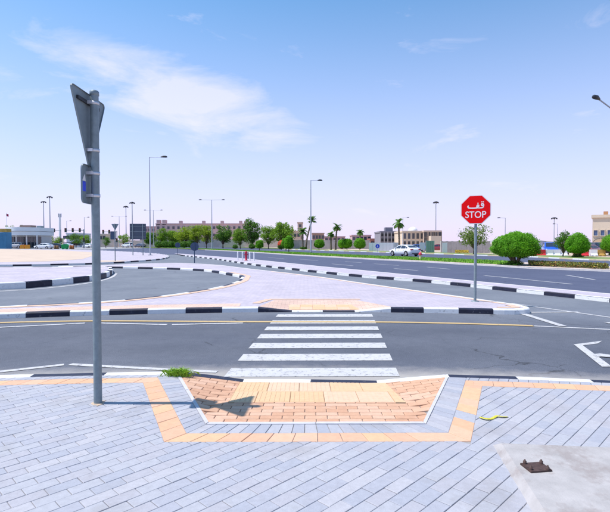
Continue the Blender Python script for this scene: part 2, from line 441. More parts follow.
# separator island between the turning lane and the main road
sep_front = [(13.2, 3.0), (10.8, 8.2), P(610, 302.5), P(530, 293.7), P(430, 283), P(368, 278), P(309, 272), P(250, 265), P(216, 259.7), P(197.6, 257.6), P(183, 256)]
sep_back = [(14.6, 3.4), (11.9, 9.0), P(610, 293.4, KZ), P(530, 286, KZ), P(430, 276.6, KZ), P(368, 270.6, KZ), P(309, 265, KZ), P(250, 259, KZ), P(216, 256.3, KZ), P(183, 253.8, KZ)]
sep_f = smooth_line(sep_front, .5); sep_b = smooth_line(sep_back, .5)
med_front = [(26.5, 13.5), (21.0, 21.5), P(610, 272), P(530, 268.8), P(494, 266.4), P(460, 264.7), P(430, 262.8), P(360, 259.2), P(290, 255.2), P(264, 253.4), P(230, 251.4), P(170, 248.7), P(110, 247)]
med_back = [(33, 13.5), (25.5, 25.0), P(618, 266.2, KZ), P(527, 262.4, KZ), P(500, 260.7, KZ), P(430, 257.8, KZ), P(360, 255.2, KZ), P(300, 252.4, KZ), P(250, 250.4, KZ), P(212, 248.8, KZ), P(170, 247.5, KZ), P(110, 246.3, KZ)]
med_f = smooth_line(med_front, .8); med_b = smooth_line(med_back, .8)
opp_far = [(52, 14), (38, 32), P(607, 261), P(526, 257.2), P(470, 255.4), P(375, 252.4), P(300, 250.0), P(240, 247.8), P(180, 246.6), P(110, 245.7)]
opp_f = smooth_line(opp_far, 1.0)

# slip road, loop and turning lane: one asphalt sheet
slip_poly = [(-60, -8), (-60, 60)] + [(-40, 75)] + [(p.x, p.y) for p in reversed(sep_b)][0:] + [(14.6, -8)]
structure(slab(slip_poly, None, 0.0, 'road', M_SLIP))
main_poly = [(p.x, p.y) for p in sep_b] + [P(130, 254.5), P(60, 251), (-150, 118), (-230, 180)] + [(p.x, p.y) for p in reversed(opp_f)] + [(52, 2), (14.6, 2)]
structure(slab(main_poly, None, 0.006, 'main_road', M_MAIN))

# ------------------------------------------------------------------ markings
MK = structure(thing('road_marking', '', '')); del MK['label']; del MK['category']; MK.name = 'road_markings'
def stroke(a, b, wd=0.11, m=M_WHITE_LINE, name='painted_line', z=0.005, n=1):
    A = Vector(P(*a)); B = Vector(P(*b)); return ribbon([A.lerp(B, i / n) for i in range(n + 1)], wd, z, name, m, MK)
# zebra crossing: seven bars, sides running to one vanishing point
zc = [315.7, 322.0, 328.5, 336.1, 345.6, 357.4, 372.3]
for i, yc in enumerate(zc):
    def xs(y): return 340 - (y - 242.5) * 0.8625, 340 + (y - 242.5) * 0.448
    yy = P(305, yc)[1]; hw = 0.20
    pts = []
    for dyy, s in ((hw, 0), (hw, 1), (-hw, 1), (-hw, 0)):
        d = yy + dyy; py = HOR + F * CAMZ / d
        l, r = xs(py); px = (l, r)[s]; X = (px - CX) / F * d
        pts.append((X, d + 0.012 * (X - 0.2)))
    poly_sheet(pts, 0.005, 'crossing_bar', M_WHITE_LINE, MK)
yl = smooth_line([P(-260, 330), P(-80, 325.5), P(0, 322.9), P(90, 321.2), P(250, 321.9), P(380, 322.3), P(460, 323.7), P(533, 326)], .3)
ribbon(yl, 0.15, 0.0085, 'yellow_line', M_YELLOW_LINE, MK)
ribbon([P(534, 326.05), P(570, 327.7), P(610, 329.6), P(700, 334)], 0.09, 0.005, 'painted_line', M_WHITE_LINE, MK)
for a, b in (((-60, 330.5), (85, 323.3)), ((99, 323.2), (167, 324.8)), ((172, 324.8), (243, 323.2)), ((-60, 378.5), (64, 364.9)), ((70, 364.6), (160, 369.4)), ((160, 369.4), (217, 372.2))):
    stroke(a, b, 0.10, z=0.0065)
stroke((511, 303.4), (610, 317.4), 0.10, n=4); stroke((610, 317.4), (760, 338), 0.10)
stroke((522, 312.6), (579, 312.2), 0.13, z=.0075); stroke((521, 313.4), (563, 326.4), 0.16, z=.010); stroke((606, 323.2), (680, 323.8), .15, z=.0125)
for poly in ([(602, 341), (573.5, 344.6), (582.5, 345.6), (598, 343.6)], [(573.5, 344.6), (602, 367.2), (612, 367.2), (582.5, 345.6)], [(592.5, 354.9), (600, 354.2), (616, 356.2), (616, 358.4), (601, 357.2), (596, 357.8)]):
    poly_sheet([P(*p) for p in poly], 0.005 if len(poly) == 4 and poly[0][0] == 602 else (0.009 if len(poly) == 4 else 0.013), 'arrow_mark', M_WHITE_LINE, MK)
for a, b in (((484, 275.6), (572, 284.3)), ((566, 275.2), (595, 279.9)), ((374, 263.9), (399, 265.6)), ((394, 268.6), (418, 270.7)), ((427, 267.2), (450, 269.3)), ((332, 264.0), (353, 265.9)),
             ((300, 259.3), (318, 260.6)), ((268, 257.6), (284, 258.7)), ((345, 261.6), (362, 262.9)), ((620, 288), (680, 294))):
    stroke(a, b, 0.13, z=0.010)
loop_edge = smooth_line([P(-30, 294), P(0, 291.3), P(30, 289.6), P(60, 286.8), P(85, 283.6), P(102, 280.4), P(112, 277), P(116, 273.4)], .4)
ribbon(loop_edge, 0.16, 0.005, 'edge_line', M_WHITE_LINE, MK)

# ------------------------------------------------------------------ near pavement
NP_ = structure(link('pavement', None))
M_BED = mat('joint_sand', (0.25, 0.225, 0.215), 0.95, var=0.4, scale=9)
LAV = [mat('lavender_paver_%d' % i, c, 0.75, var=0.08, scale=26, bump=0.35, bscale=140, stain=(1.4, 0.53, (0.27, 0.25, 0.25), 0.45)) for i, c in enumerate(
    ((0.345, 0.345, 0.388), (0.37, 0.368, 0.402), (0.365, 0.355, 0.388), (0.395, 0.384, 0.412), (0.333, 0.338, 0.384)))]
PEA = [mat('peach_tile_%d' % i, c, 0.75, var=0.07, scale=22, bump=0.35, bscale=140, stain=(3.2, 0.60, (0.45, 0.36, 0.32), 0.5)) for i, c in enumerate(
    ((0.62, 0.36, 0.22), (0.64, 0.39, 0.26), (0.64, 0.39, 0.23), (0.61, 0.36, 0.235)))]
BRK = [mat('salmon_brick_%d' % i, c, 0.8, var=0.09, scale=24, bump=0.35, bscale=140, stain=(3.0, 0.6, (0.48, 0.40, 0.36), 0.5)) for i, c in enumerate(
    ((0.55, 0.32, 0.205), (0.58, 0.35, 0.23), (0.53, 0.30, 0.19), (0.60, 0.375, 0.26)))]
TAC = [mat('tactile_%d' % i, c, 0.75, var=0.08, scale=16, bump=0.3, bscale=140, stain=(4, 0.6, (0.55, 0.42, 0.30), 0.5)) for i, c in enumerate(
    ((0.64, 0.42, 0.25), (0.65, 0.44, 0.30), (0.64, 0.41, 0.235)))]
PW = KZ
# quad corners, from outside in (world x, y): left-top, left-bottom, right-bottom, right-top
def q4(tl, bl, br, tr): return [P(*tl, KZ), P(*bl, KZ), P(*br, KZ), P(*tr, KZ)]
Q_OUT = q4((141, 376.5), (164.2, 441.8), (471, 441.0), (484, 377.5))
Q_MID = q4((156.5, 374.6), (186.6, 433.2), (448.6, 432.4), (467.2, 376))
Q_EDG = q4((176, 374.2), (205.8, 424.3), (426.0, 424.0), (449.8, 374.6))
Q_RMP = q4((179.3, 374.2), (208.6, 422.4), (423.2, 422.1), (447.0, 374.6))
for Q in (Q_OUT, Q_MID, Q_EDG, Q_RMP):                       # run the upper ends out past the kerb
    for a, b in ((0, 1), (3, 2)):
        v = Vector(Q[a]) - Vector(Q[b]); e = Vector(Q[a]) + v.normalized() * 0.35; Q[a] = (e.x, e.y)
X_DL, X_DR = P(243, 381.5, .02)[0], P(378, 382.5, .02)[0]     # flat part of the dropped kerb
X_RL, X_RR = P(181, 374, KZ)[0], P(447, 375, KZ)[0]
def drop_h(x, y=0):
    if x <= X_RL or x >= X_RR: return KZ
    if x < X_DL: t = (x - X_RL) / (X_DL - X_RL)
    elif x > X_DR: t = (X_RR - x) / (X_RR - X_DR)
    else: t = 1
    return KZ + (0.028 - KZ) * t
RB = Q_RMP[1][1]                                              # back of the ramp
def ramp_z(x, y):
    """surface of the dropped ramp: full height along the back and sides, low at the kerb"""
    yk = near_y(x) - 0.14
    xl = Q_RMP[1][0] + (Q_RMP[0][0] - Q_RMP[1][0]) * (y - RB) / (Q_RMP[0][1] - RB)
    xr = Q_RMP[2][0] + (Q_RMP[3][0] - Q_RMP[2][0]) * (y - RB) / (Q_RMP[3][1] - RB)
    t = max(0, min(1, (y - RB) / (yk - RB)))
    fx = 1.0
    dl = xl + (X_DL - Q_RMP[1][0]) * t - 0.0; fl = (x - xl) / max(0.05, (X_DL - xl)); fr = (xr - x) / max(0.05, (xr - X_DR))
    fx = max(0, min(1, fl, fr))
    return KZ - (KZ - 0.028) * min(t, fx if t > 0 else 1)
def clip(poly, a, b, keep_left=True):
    """keep the part of a polygon to the left of a->b"""
    o = []; n = len(poly)
    def sd_(p):
        v = (b[0] - a[0]) * (p[1] - a[1]) - (b[1] - a[1]) * (p[0] - a[0]); return v if keep_left else -v
    for i in range(n):
        p, q = poly[i], poly[(i + 1) % n]; dp, dq = sd_(p), sd_(q)
        if dp >= 0: o.append(p)
        if (dp > 0 and dq < 0) or (dp < 0 and dq > 0):
            t = dp / (dp - dq); o.append((p[0] + (q[0] - p[0]) * t, p[1] + (q[1] - p[1]) * t))
    return o
def area(p): return abs(sum(p[i][0] * p[(i + 1) % len(p)][1] - p[(i + 1) % len(p)][0] * p[i][1] for i in range(len(p)))) / 2 if len(p) > 2 else 0
def clip_in(poly, Q):
    """inside of convex quad whose order is tl, bl, br, tr (anticlockwise)"""
    for i in range(4):
        if len(poly) < 3: return []
        poly = clip(poly, Q[i], Q[(i + 1) % 4], True)
    return poly
def clip_out(poly, Q):
    """largest piece outside the three lower sides of the quad"""
    best = []; ins = area(clip_in(poly, Q))
    if ins < 1e-5: return poly
    for i in range(3):
        p = clip(poly, Q[i], Q[(i + 1) % 4], False)
        if area(p) > area(best): best = p
    return best
def clip_kerb(poly, off):
    cx = sum(p[0] for p in poly) / len(poly)
    a = (cx - .2, near_y(cx - .2) - off); b = (cx + .2, near_y(cx + .2) - off)
    return clip(poly, a, b, False)
KB_ = 0.14; ROW = 0.26; BAND = 0.45                           # kerb back, soldier row, peach band (distance from the road edge)
# bed under the pavers
bed = [(-14, -6), (14, -6)] + [(x, near_y(x) - 0.13) for x in [14 - i * .5 for i in range(57)]]
def bed_z_mesh():
    ramp = [(x, y) for x, y in Q_RMP]
    poly = [(-14, -6), (14, -6), (14, near_y(14) - .13)] + [(x, near_y(x) - .13) for x in [13.5 - i * .5 for i in range(100)] if x > Q_RMP[3][0] + .03] 
    poly += [(Q_RMP[3][0], near_y(Q_RMP[3][0]) - .13), Q_RMP[2], Q_RMP[1], (Q_RMP[0][0], near_y(Q_RMP[0][0]) - .13)]
    poly += [(x, near_y(x) - .13) for x in [13.5 - i * .5 for i in range(100)] if -14 <= x < Q_RMP[0][0] - .03]
    return poly
slab(bed_z_mesh(), -0.03, KZ - 0.006, 'paver_bed', M_BED, NP_)
rb_ = MB(); N = 24
ys = [RB + (5.55 - RB) * j / 12 for j in range(13)]
grid = []
for j in range(13):
    for i in range(N + 1):
        t = j / 12; xl = Q_RMP[1][0] + (Q_RMP[0][0] - Q_RMP[1][0]) * t * (5.55 - RB) / (Q_RMP[0][1] - RB); xr = Q_RMP[2][0] + (Q_RMP[3][0] - Q_RMP[2][0]) * t * (5.55 - RB) / (Q_RMP[3][1] - RB)
        x = xl + (xr - xl) * i / N; grid.append((x, ys[j], ramp_z(x, ys[j]) - 0.010))
rb_.add(grid, [(j * (N + 1) + i, j * (N + 1) + i + 1, (j + 1) * (N + 1) + i + 1, (j + 1) * (N + 1) + i) for j in range(12) for i in range(N)])
rb_.build('ramp_bed', M_BED, NP_)
# the kerb: black and white stones, dropped at the crossing
lengths = []
xk = [-13.5]
marks = [-13.5 + 0.86 * i for i in range(40)]
edges_px = [(-68, 377.5), (35, 373.6), (107, 372.4), (178, 371.8), (243, 380.8), (311, 381.2), (378, 382.6), (448, 374.2), (516, 376.6), (592, 380.2), (668, 385)]
ex = [P(px, py, KZ if px < 200 or px > 400 else .03)[0] for px, py in edges_px]
while ex[0] > -13: ex.insert(0, ex[0] - 0.85)
while ex[-1] < 13: ex.append(ex[-1] + 0.85)
i0 = min(range(len(ex)), key=lambda i: abs(ex[i] - P(107, 372.4, KZ)[0]))
for i in range(len(ex) - 1):
    a, b = ex[i], ex[i + 1]; n = 6
    ln = [(a + (b - a) * k / n, near_y(a + (b - a) * k / n)) for k in range(n + 1)]
    kerbs(ln, NP_, seg=(b - a) * 1.2, side=-1, hf=drop_h, mats=[M_KW if (i - i0) % 2 == 0 else M_KB])
# slanting rectangular pavers, 200 x 100 mm, stretcher bond at 45 degrees
ca = math.cos(R(45.4)); sa = math.sin(R(45.4)); PL, PWD = 0.2, 0.1
cells = []
for r in range(-110, 110):
    for c in range(-60, 90):
        u = (c + (0.5 if r % 2 else 0)) * PL; v = r * PWD
        x = u * ca - v * sa; y = u * sa + v * ca + 3.0
        if not (-7.5 < x < 7.5 and 1.2 < y < near_y(x) - 0.25): continue
        g_ = 0.0016
        rect = [(u + g_, v + g_), (u + PL - g_, v + g_), (u + PL - g_, v + PWD - g_), (u + g_, v + PWD - g_)]
        rect = [(a * ca - b * sa, a * sa + b * ca + 3.0) for a, b in rect]
        whole = area(rect)
        p = clip_kerb(rect, BAND + .003)
        if len(p) < 3: continue
        p = clip_out(p, Q_OUT)
        if area(p) < 0.0006: continue
        mx = sum(q[0] for q in p) / len(p); my = sum(q[1] for q in p) / len(p)
        vis = abs(mx) / max(my, .1) < 0.655 and my > 2.72
        cells.append((0 if vis else 1, math.hypot(mx, my), p, area(p) > whole * .995, (u, v), mx, my))
cells.sort(key=lambda q: (q[0], q[1]))
variants = []
for k in range(5):
    for t in range(2):
        b = MB(); g_ = 0.0016; tz = random.uniform(-.001, .001)
        b.prism([(g_, g_), (PL - g_, g_), (PL - g_, PWD - g_), (g_, PWD - g_)], -.018, lambda x, y, tz=tz: tz * (x - .1) / .1, cham=.003)
        variants.append(b.mesh('paver', LAV[k]))
rest = MB(); nobj = 0
WTS = [0, 0, 1, 1, 1, 2, 2, 3, 4]
for vis, dd, p, full, (u, v), mx, my in cells:
    zj = KZ + random.uniform(-.0015, .0015); k = random.choice(WTS)
    if vis == 0 and nobj < 300:
        nobj += 1
        if full:
            o = link('paver', variants[k * 2 + random.randrange(2)], NP_, (u * ca - v * sa, u * sa + v * ca + 3.0, zj), R(45.4))
        else:
            b = MB(); b.prism(p, KZ - .018, zj, cham=.003); b.build('paver', LAV[k], NP_)
    else:
        rest.prism(p, KZ - .018, zj, k, cham=.003)
stuff(rest.build('paver_field', LAV, NP_))
# courses along the kerb: lavender soldier row, then the peach band
def course(name, off0, off1, mats_, x0, x1, step, keep):
    n = round((x1 - x0) / step)
    for i in range(n):
        a = x0 + (x1 - x0) * i / n + .002; b = x0 + (x1 - x0) * (i + 1) / n - .002
        p = [(a, near_y(a) - off1 + .002), (b, near_y(b) - off1 + .002), (b, near_y(b) - off0 - .002), (a, near_y(a) - off0 - .002)]
        # lean the joints like the slanting field
        p = [(q[0] + (.06 if j > 1 else 0), q[1]) for j, q in enumerate(p)]
        for Q in keep: p = clip_out(p, Q) if len(p) > 2 else p
        if area(p) < .0008: continue
        mb = MB(); mb.prism(p, KZ - .02, KZ + random.uniform(-.001, .0015), cham=.003); mb.build(name, random.choice(mats_), NP_)
course('edging_paver', KB_ + .002, ROW, LAV, -7.0, Q_MID[0][0] + .4, 0.105, [Q_MID])
course('edging_paver', KB_ + .002, ROW, LAV, Q_MID[3][0] - .4, 7.0, 0.105, [Q_MID])
course('border_tile', ROW, BAND, PEA, -7.0, Q_MID[0][0] + .4, 0.205, [Q_MID])
course('border_tile', ROW, BAND, PEA, Q_MID[3][0] - .4, 7.0, 0.205, [Q_MID])
# bands round the ramp, between two nested quads
def ring(name, Qo, Qi, mats_, step, zoff=0.0, cham=.003, special=None, limit=None):
    for s in range(3):
        o0, o1, i0_, i1 = [Vector(q) for q in (Qo[s], Qo[s + 1], Qi[s], Qi[s + 1])]
        L = (o1 - o0).length; n = max(1, round(L / step))
        for k in range(n):
            ta, tb = k / n, (k + 1) / n; g_ = .0022 / L
            p = [tuple(o0.lerp(o1, ta + g_)), tuple(o0.lerp(o1, tb - g_)), tuple(i0_.lerp(i1, tb - g_)), tuple(i0_.lerp(i1, ta + g_))]
            c = sum((Vector(q) for q in p), Vector((0, 0))) / 4
            p = [tuple(Vector(q) + (c - Vector(q)).normalized() * .0006) for q in p]
            p = clip_kerb(p, limit if limit else ROW - .001)
            if area(p) < .0008: continue
            m = random.choice(mats_)
            if special and (s, k) in special: m = special[(s, k)]
            mb = MB(); mb.prism(p, KZ - .02, KZ + zoff + random.uniform(-.001, .0015), cham=cham); mb.build(name, m, NP_)
ring('border_tile', Q_OUT, Q_MID, PEA, 0.205, special={(2, 2): LAV[1]})
ring('edging_paver', Q_MID, Q_EDG, LAV, 0.105, limit=KB_ + .003)
ring('edging_strip', Q_EDG, Q_RMP, [mat('edging_concrete', (0.50, 0.48, 0.50), 0.8, var=0.1, scale=9, bump=.2)], 0.9, zoff=.006, limit=KB_ + .003)
# tactile slabs (two rows) and salmon bricks on the dropped ramp
TX0, TX1 = P(236, 390, .04)[0], P(394, 390, .04)[0]
def T_top(x): return near_y(x) - KB_ - .005
T_Y0 = P(305, 404.8, .055)[1]
TQ = [(TX0 + .0, 5.6), (TX0 - 0.0, T_Y0), (TX1 + .02, T_Y0), (TX1 - .06, 5.6)]
for r in range(2):
    for c in range(6):
        w_ = (TX1 - TX0) / 5.0; a = TX0 + (c - (0.25 if r == 0 else 0.0)) * w_; b = a + w_
        y0 = T_Y0 + (T_top(0) - T_Y0) * r / 2; y1 = T_Y0 + (T_top(0) - T_Y0) * (r + 1) / 2
        def tp(x0, y0_, x1, y1_): return [(x0, y0_), (x1, y0_), (x1, min(y1_, T_top(x1))), (x0, min(y1_, T_top(x0)))]
        p = clip_in(tp(a + .002, y0 + .002, b - .002, y1 - .002), TQ)
        if area(p) < .002: continue
        mb = MB(); mb.prism(p, -.02, lambda x, y: ramp_z(x, y) + .002, cham=.002)
        nb = 7
        for k in range(nb):                                   # raised bars
            xa = a + w_ * (k + .14) / nb; xb = a + w_ * (k + .86) / nb
            q = clip_in(tp(xa, y0 + .012, xb, y1 - .012), TQ)
            if area(q) > .0008: mb.prism(q, 0, lambda x, y: ramp_z(x, y) + .0045, cham=.0025)
        mb.build('tactile_slab', TAC[(r * 2 + c * 5 + c // 2) % 3], NP_)
def brick_row(y0, y1, x0, x1, shift, Q, flip=False):
    x = x0 - shift
    while x < x1:
        p = [(x + .003, y0 + .003), (x + .2 - .003, y0 + .003), (x + .2 - .003, y1 - .003), (x + .003, y1 - .003)]
        p = clip_in(p, Q)
        if len(p) > 2: p = clip_kerb(p, KB_ + .004)
        if len(p) > 2 and Vector((sum(q[0] for q in p) / len(p), sum(q[1] for q in p) / len(p))):
            p = clip_out(p, TQ) if area(clip_in(p, TQ)) > 1e-5 else p
            if area(p) > .0015:
                dz = random.uniform(-.0012, .0015)
                mb = MB(); mb.prism(p, -.03, lambda a, b: ramp_z(a, b) + dz, cham=.004); mb.build('ramp_brick', random.choice(BRK), NP_)
        x += .2
k = 0; y = RB
while y < 5.55:
    brick_row(y, y + .1, -1.7, 1.9, 0.1 * (k % 2), Q_RMP); y += .1; k += 1

# ------------------------------------------------------------------ island across the slip road
FI = structure(link('traffic_island', None))
nose_c = (4.55, 11.72)
isl_north = [P(511, 303.2, KZ), P(470, 297.4, KZ), P(430, 292, KZ), P(368, 283.4, KZ), P(309, 275.2, KZ), P(250, 268.6, KZ), P(215, 264.6, KZ), P(180, 262.9, KZ), P(150, 263.2, KZ), P(120, 264.3, KZ), P(90, 265.4, KZ), (-16.3, 31.9)]
n_line = smooth_line(isl_north, .45)
loop_far = [(-16.3, 31.3), P(84, 268.3), P(110, 268.3), P(157.7, 269.2), P(197, 270.9), P(215.5, 273.0), P(228.6, 275.4), (-3.0, 22.2), P(240, 278, KZ), P(236.8, 281, KZ), P(218, 286.6, KZ), P(186.6, 292, KZ), P(152.5, 296.5, KZ), P(100, 301.3, KZ), P(0, 306, KZ), (-11.2, 9.75), (-18, 6.0)]
l_line = smooth_line(loop_far, .35)
FDL, FDR = -1.12, 2.08                                       # dropped kerb on the island side
def far_h(x, y=0):
    if x <= FDL or x >= FDR: return KZ
    t = min(1, (x - FDL) / 0.8, (FDR - x) / 0.8); return KZ - (KZ - .03) * t
xs_s = [-18 + i * .4 for i in range(200)]
xs_s = [x for x in xs_s if x < 4.3]
s_line = [(x, far_y(x)) for x in xs_s]
def arc_pts(p0, p1, ctrl, n=8):
    return [((1 - t) ** 2 * p0[0] + 2 * t * (1 - t) * ctrl[0] + t * t * p1[0], (1 - t) ** 2 * p0[1] + 2 * t * (1 - t) * ctrl[1] + t * t * p1[1]) for t in [i / n for i in range(n + 1)]]
nose = arc_pts((4.3, far_y(4.3)), isl_north[0], (5.75, 10.7), 10)
left = [p for p in s_line if p[0] < FDL - .05]; right = [p for p in s_line if p[0] > FDR + .05]
RY = 12.75
ramp_f = [(FDL, far_y(FDL)), (-0.82, RY), (1.36, RY), (FDR, far_y(FDR))]
KI = 0.13
isl_poly = [(x, y + KI) for x, y in left] + [(FDL, far_y(FDL) + KI)] + [(-0.82, RY), (1.36, RY)] + [(FDR, far_y(FDR) + KI)] + [(x, y + KI) for x, y in right]
isl_poly += offset(nose, KI)[1:-1] + offset([(p.x, p.y) for p in n_line], KI) + offset([(p.x, p.y) for p in l_line], KI)
slab(isl_poly, None, KZ - .004, 'island_paving', M_FARPAVE, FI)
# kerbs of the island
def span(a, b, n=6): return [(a + (b - a) * i / n, far_y(a + (b - a) * i / n)) for i in range(n + 1)]
fe = [P(px, py, KZ)[0] for px, py in ((27, 312), (70, 310.8), (110, 309.6), (148, 308.7), (186, 308), (222, 307.7), (258, 307.5), (291, 311), (324, 311.3), (358, 311.3), (392, 308.2), (425, 308.5), (460, 308.9), (494, 309.3))]
while fe[0] > -17: fe.insert(0, fe[0] - 0.93)
i1 = min(range(len(fe)), key=lambda i: abs(fe[i] - P(27, 312, KZ)[0]))
for i in range(len(fe) - 1):
    kerbs(span(fe[i], fe[i + 1]), FI, seg=(fe[i + 1] - fe[i]) * 1.2, side=1, hf=far_h, mats=[M_KB if (i - i1) % 2 == 0 else M_KW])
nose2 = arc_pts((fe[-1], far_y(fe[-1])), isl_north[0], (5.75, 10.7), 12)
kerbs(nose2, FI, seg=0.5, side=1, mats=[M_KW])
M_KP = mat('pale_kerb', (0.60, 0.56, 0.55), 0.8, var=0.12, scale=6)
kerbs(n_line, FI, seg=0.95, side=1, mats=[M_KP])
kerbs([p for p in l_line], FI, seg=1.15, side=1, start_black=False)
# peach border course along the slip-road kerb and round the loop, ramp surface, tactile slabs
brd = [(x, y + KI + .32) for x, y in s_line if x < FDL - .2]
ribbon(brd, 0.60, KZ, 'peach_border', M_PEACHPAVE, FI)
lb = [(p.x, p.y) for p in l_line]; lb = [p for p in lb if p[1] < 25 and p[0] > -12]
ribbon(offset(lb, KI + .17), 0.22, KZ + .004, 'peach_border', mat('peach_border', (0.62, 0.42, 0.31), .8, var=.12, scale=5), FI)
ribbon(offset(nose[1:-1], KI + .18), 0.2, KZ + .004, 'peach_border', MATS['peach_border'], FI)
ribbon(offset([(p.x, p.y) for p in n_line if p.y < 26], KI + .1), 0.14, KZ + .0, 'peach_border', MATS['peach_border'], FI)
ribbon([(-0.98, RY + .16), (1.50, RY + .16)], 0.2, KZ + .001, 'peach_border', MATS['peach_border'], FI)
ribbon([(FDL - .14, far_y(FDL) + .75), (-0.98, RY + .1)], 0.2, KZ + .0045, 'peach_border', MATS['peach_border'], FI)
fr = MB(); N = 26; G = []
for j in range(9):
    t = j / 8
    for i in range(N + 1):
        xa = FDL + (-0.82 - FDL) * t; xb = FDR + (1.36 - FDR) * t; x = xa + (xb - xa) * i / N
        y = (far_y(x) + KI) * (1 - t) + RY * t; z = far_h(FDL + (FDR - FDL) * i / N) * (1 - t) + (KZ - .002) * t; G.append((x, y, z))
fr.add(G, [(j * (N + 1) + i, j * (N + 1) + i + 1, (j + 1) * (N + 1) + i + 1, (j + 1) * (N + 1) + i) for j in range(8) for i in range(N)])
fr.build('ramp_paving', M_PEACHPAVE, FI)
for r in range(2):
    for c in range(6):
        x0 = -0.42 + c * .305; y0 = far_y(0) + KI + .03 + r * .305
        zt = lambda x, y: .03 + (KZ - .03) * (y - far_y(x) - KI) / (RY - far_y(x) - KI) + .008
        b = MB(); b.prism([(x0, y0), (x0 + .3, y0), (x0 + .3, y0 + .3), (x0, y0 + .3)], 0, zt, cham=.002); b.build('tactile_slab', TAC[(r + c) % 3], FI)

# ------------------------------------------------------------------ kerbed verge island inside the loop (taller kerb)
VI = structure(link('loop_island', None))
v_front = [(-24, 13.5), (-15.5, 15.3), P(0, 289.5), P(30, 288), P(60, 285), P(85, 282), P(102, 279), P(110, 276), P(113, 272.8), P(106, 270.0), (-14.0, 28.2), (-18, 28.0), (-26, 27.5)]
v_line = smooth_line(v_front, .4)
kerbs(v_line, VI, seg=1.12, h=0.24, wd=0.2, side=1, start_black=False)
slab(offset([(p.x, p.y) for p in v_line], .19), None, 0.233, 'island_paving', M_FARPAVE, VI)
# ------------------------------------------------------------------ corner verge with the sand lot (far left)
CV = structure(link('corner_verge', None))
c_front = [(-40, 33.0), (-28, 33.6), P(0, 266.2), P(30, 265.9), P(58, 265.3), P(82, 264.7), P(120, 263.2), P(131, 262.3), P(148, 261.1), P(163, 259.4), P(169, 257.4), P(165, 255.4), P(148, 253.6), P(110, 251.4), P(60, 250), (-95, 118)]
c_line = smooth_line(c_front, .6)
slab([(p.x, p.y) for p in c_line] + [(-140, 118), (-140, 33)], None, KZ - .004, 'verge_paving', M_FARPAVE, CV)
kerbs(c_line, CV, seg=1.2, side=1, start_black=True, mats=None)
slab([P(-300, 263.5, KZ), P(0, 262.3, KZ), P(50, 261.3, KZ), P(82, 259.2, KZ), P(92, 256, KZ), P(95, 252.5, KZ), P(60, 250.2, KZ), P(0, 249.2, KZ), P(-120, 249, KZ)], None, KZ + .004, 'sand_lot', M_SAND, CV)
slab([P(93, 262.0, KZ), P(120, 261.6, KZ), P(128, 260.6, KZ), P(98, 260.3, KZ)], None, KZ + .003, 'sand_patch', M_SAND, CV)
# ------------------------------------------------------------------ separator
SE = structure(link('separator', None))
sp = [(p.x, p.y) for p in sep_f] + [P(174, 254.2)] + [(p.x, p.y) for p in reversed(sep_b)]
slab(sp, None, KZ - .004, 'separator_paving', M_FARPAVE, SE)
kerbs(sep_f, SE, seg=1.02, side=-1, start_black=True)
kerbs(sep_b, SE, seg=1.6, side=1, mats=[M_KP])
ribbon(offset([(p.x, p.y) for p in sep_f], .22), .14, .004, 'sandy_gutter', M_SAND, SE) if False else None
# ------------------------------------------------------------------ median with turf
ME = structure(link('median', None))
mp_ = [(p.x, p.y) for p in med_f] + [(p.x, p.y) for p in reversed(med_b)]
slab(mp_, None, KZ - .01, 'median_soil', mat('median_soil', (0.48, 0.37, 0.31), .95, var=.15, scale=1.0), ME)
kerbs([p for p in med_f if p.y < 110], ME, seg=1.2, h=KZ, wd=.16, side=-1, mats=[M_KP])
kerbs([p for p in med_b if p.y < 110], ME, seg=1.2, h=KZ, wd=.16, side=1, mats=[M_KP])
def between(i_frac, t):
    a = med_f[min(len(med_f) - 1, int(i_frac * (len(med_f) - 1)))]; b = med_b[min(len(med_b) - 1, int(i_frac * (len(med_b) - 1)))]
    return a.lerp(b, t)
def lerp_line(L, y):
    best = min(range(len(L) - 1), key=lambda i: abs(L[i].y - y)); return L[best]
turf = []
def medpt(px, t):
    """median point seen near photo column px, t from near edge (0) to far edge (1)"""
    a = min(med_f, key=lambda p: abs(CX + F * p.x / p.y - px)); b = min(med_b, key=lambda p: abs(CX + F * p.x / p.y - px)); return a.lerp(b, t)
cols_ = [516 - i * 8 for i in range(48)]
tl = [medpt(c, .14) for c in cols_]; tr = [medpt(c, .97) for c in cols_]
slab([(p.x, p.y) for p in tl] + [(p.x, p.y) for p in reversed(tr)], None, KZ, 'turf_bed', M_GRASSBASE, ME)
gb = MB()
for i in range(len(cols_) - 1):
    a, b, c, d = tl[i], tl[i + 1], tr[i], tr[i + 1]
    ar = ((b - a).length + (d - c).length) / 2 * ((c - a).length + (d - b).length) / 2
    n = int(min(1100, ar * 55))
    for _ in range(n):
        s, t = random.random(), random.random()
        p = a.lerp(b, s).lerp(c.lerp(d, s), t); h = random.uniform(.05, .13); an = random.uniform(0, 6.28); wd = random.uniform(.02, .05)
        dx, dy = math.cos(an) * wd, math.sin(an) * wd; lx, ly = random.uniform(-.05, .05), random.uniform(-.05, .05)
        gb.add([(p.x - dx, p.y - dy, KZ), (p.x + dx, p.y + dy, KZ), (p.x + lx, p.y + ly, KZ + h)], [(0, 1, 2)])
gr = stuff(gb.build('grass', M_GRASS)); tag(gr, 'strip of short green grass along the road median', 'grass')
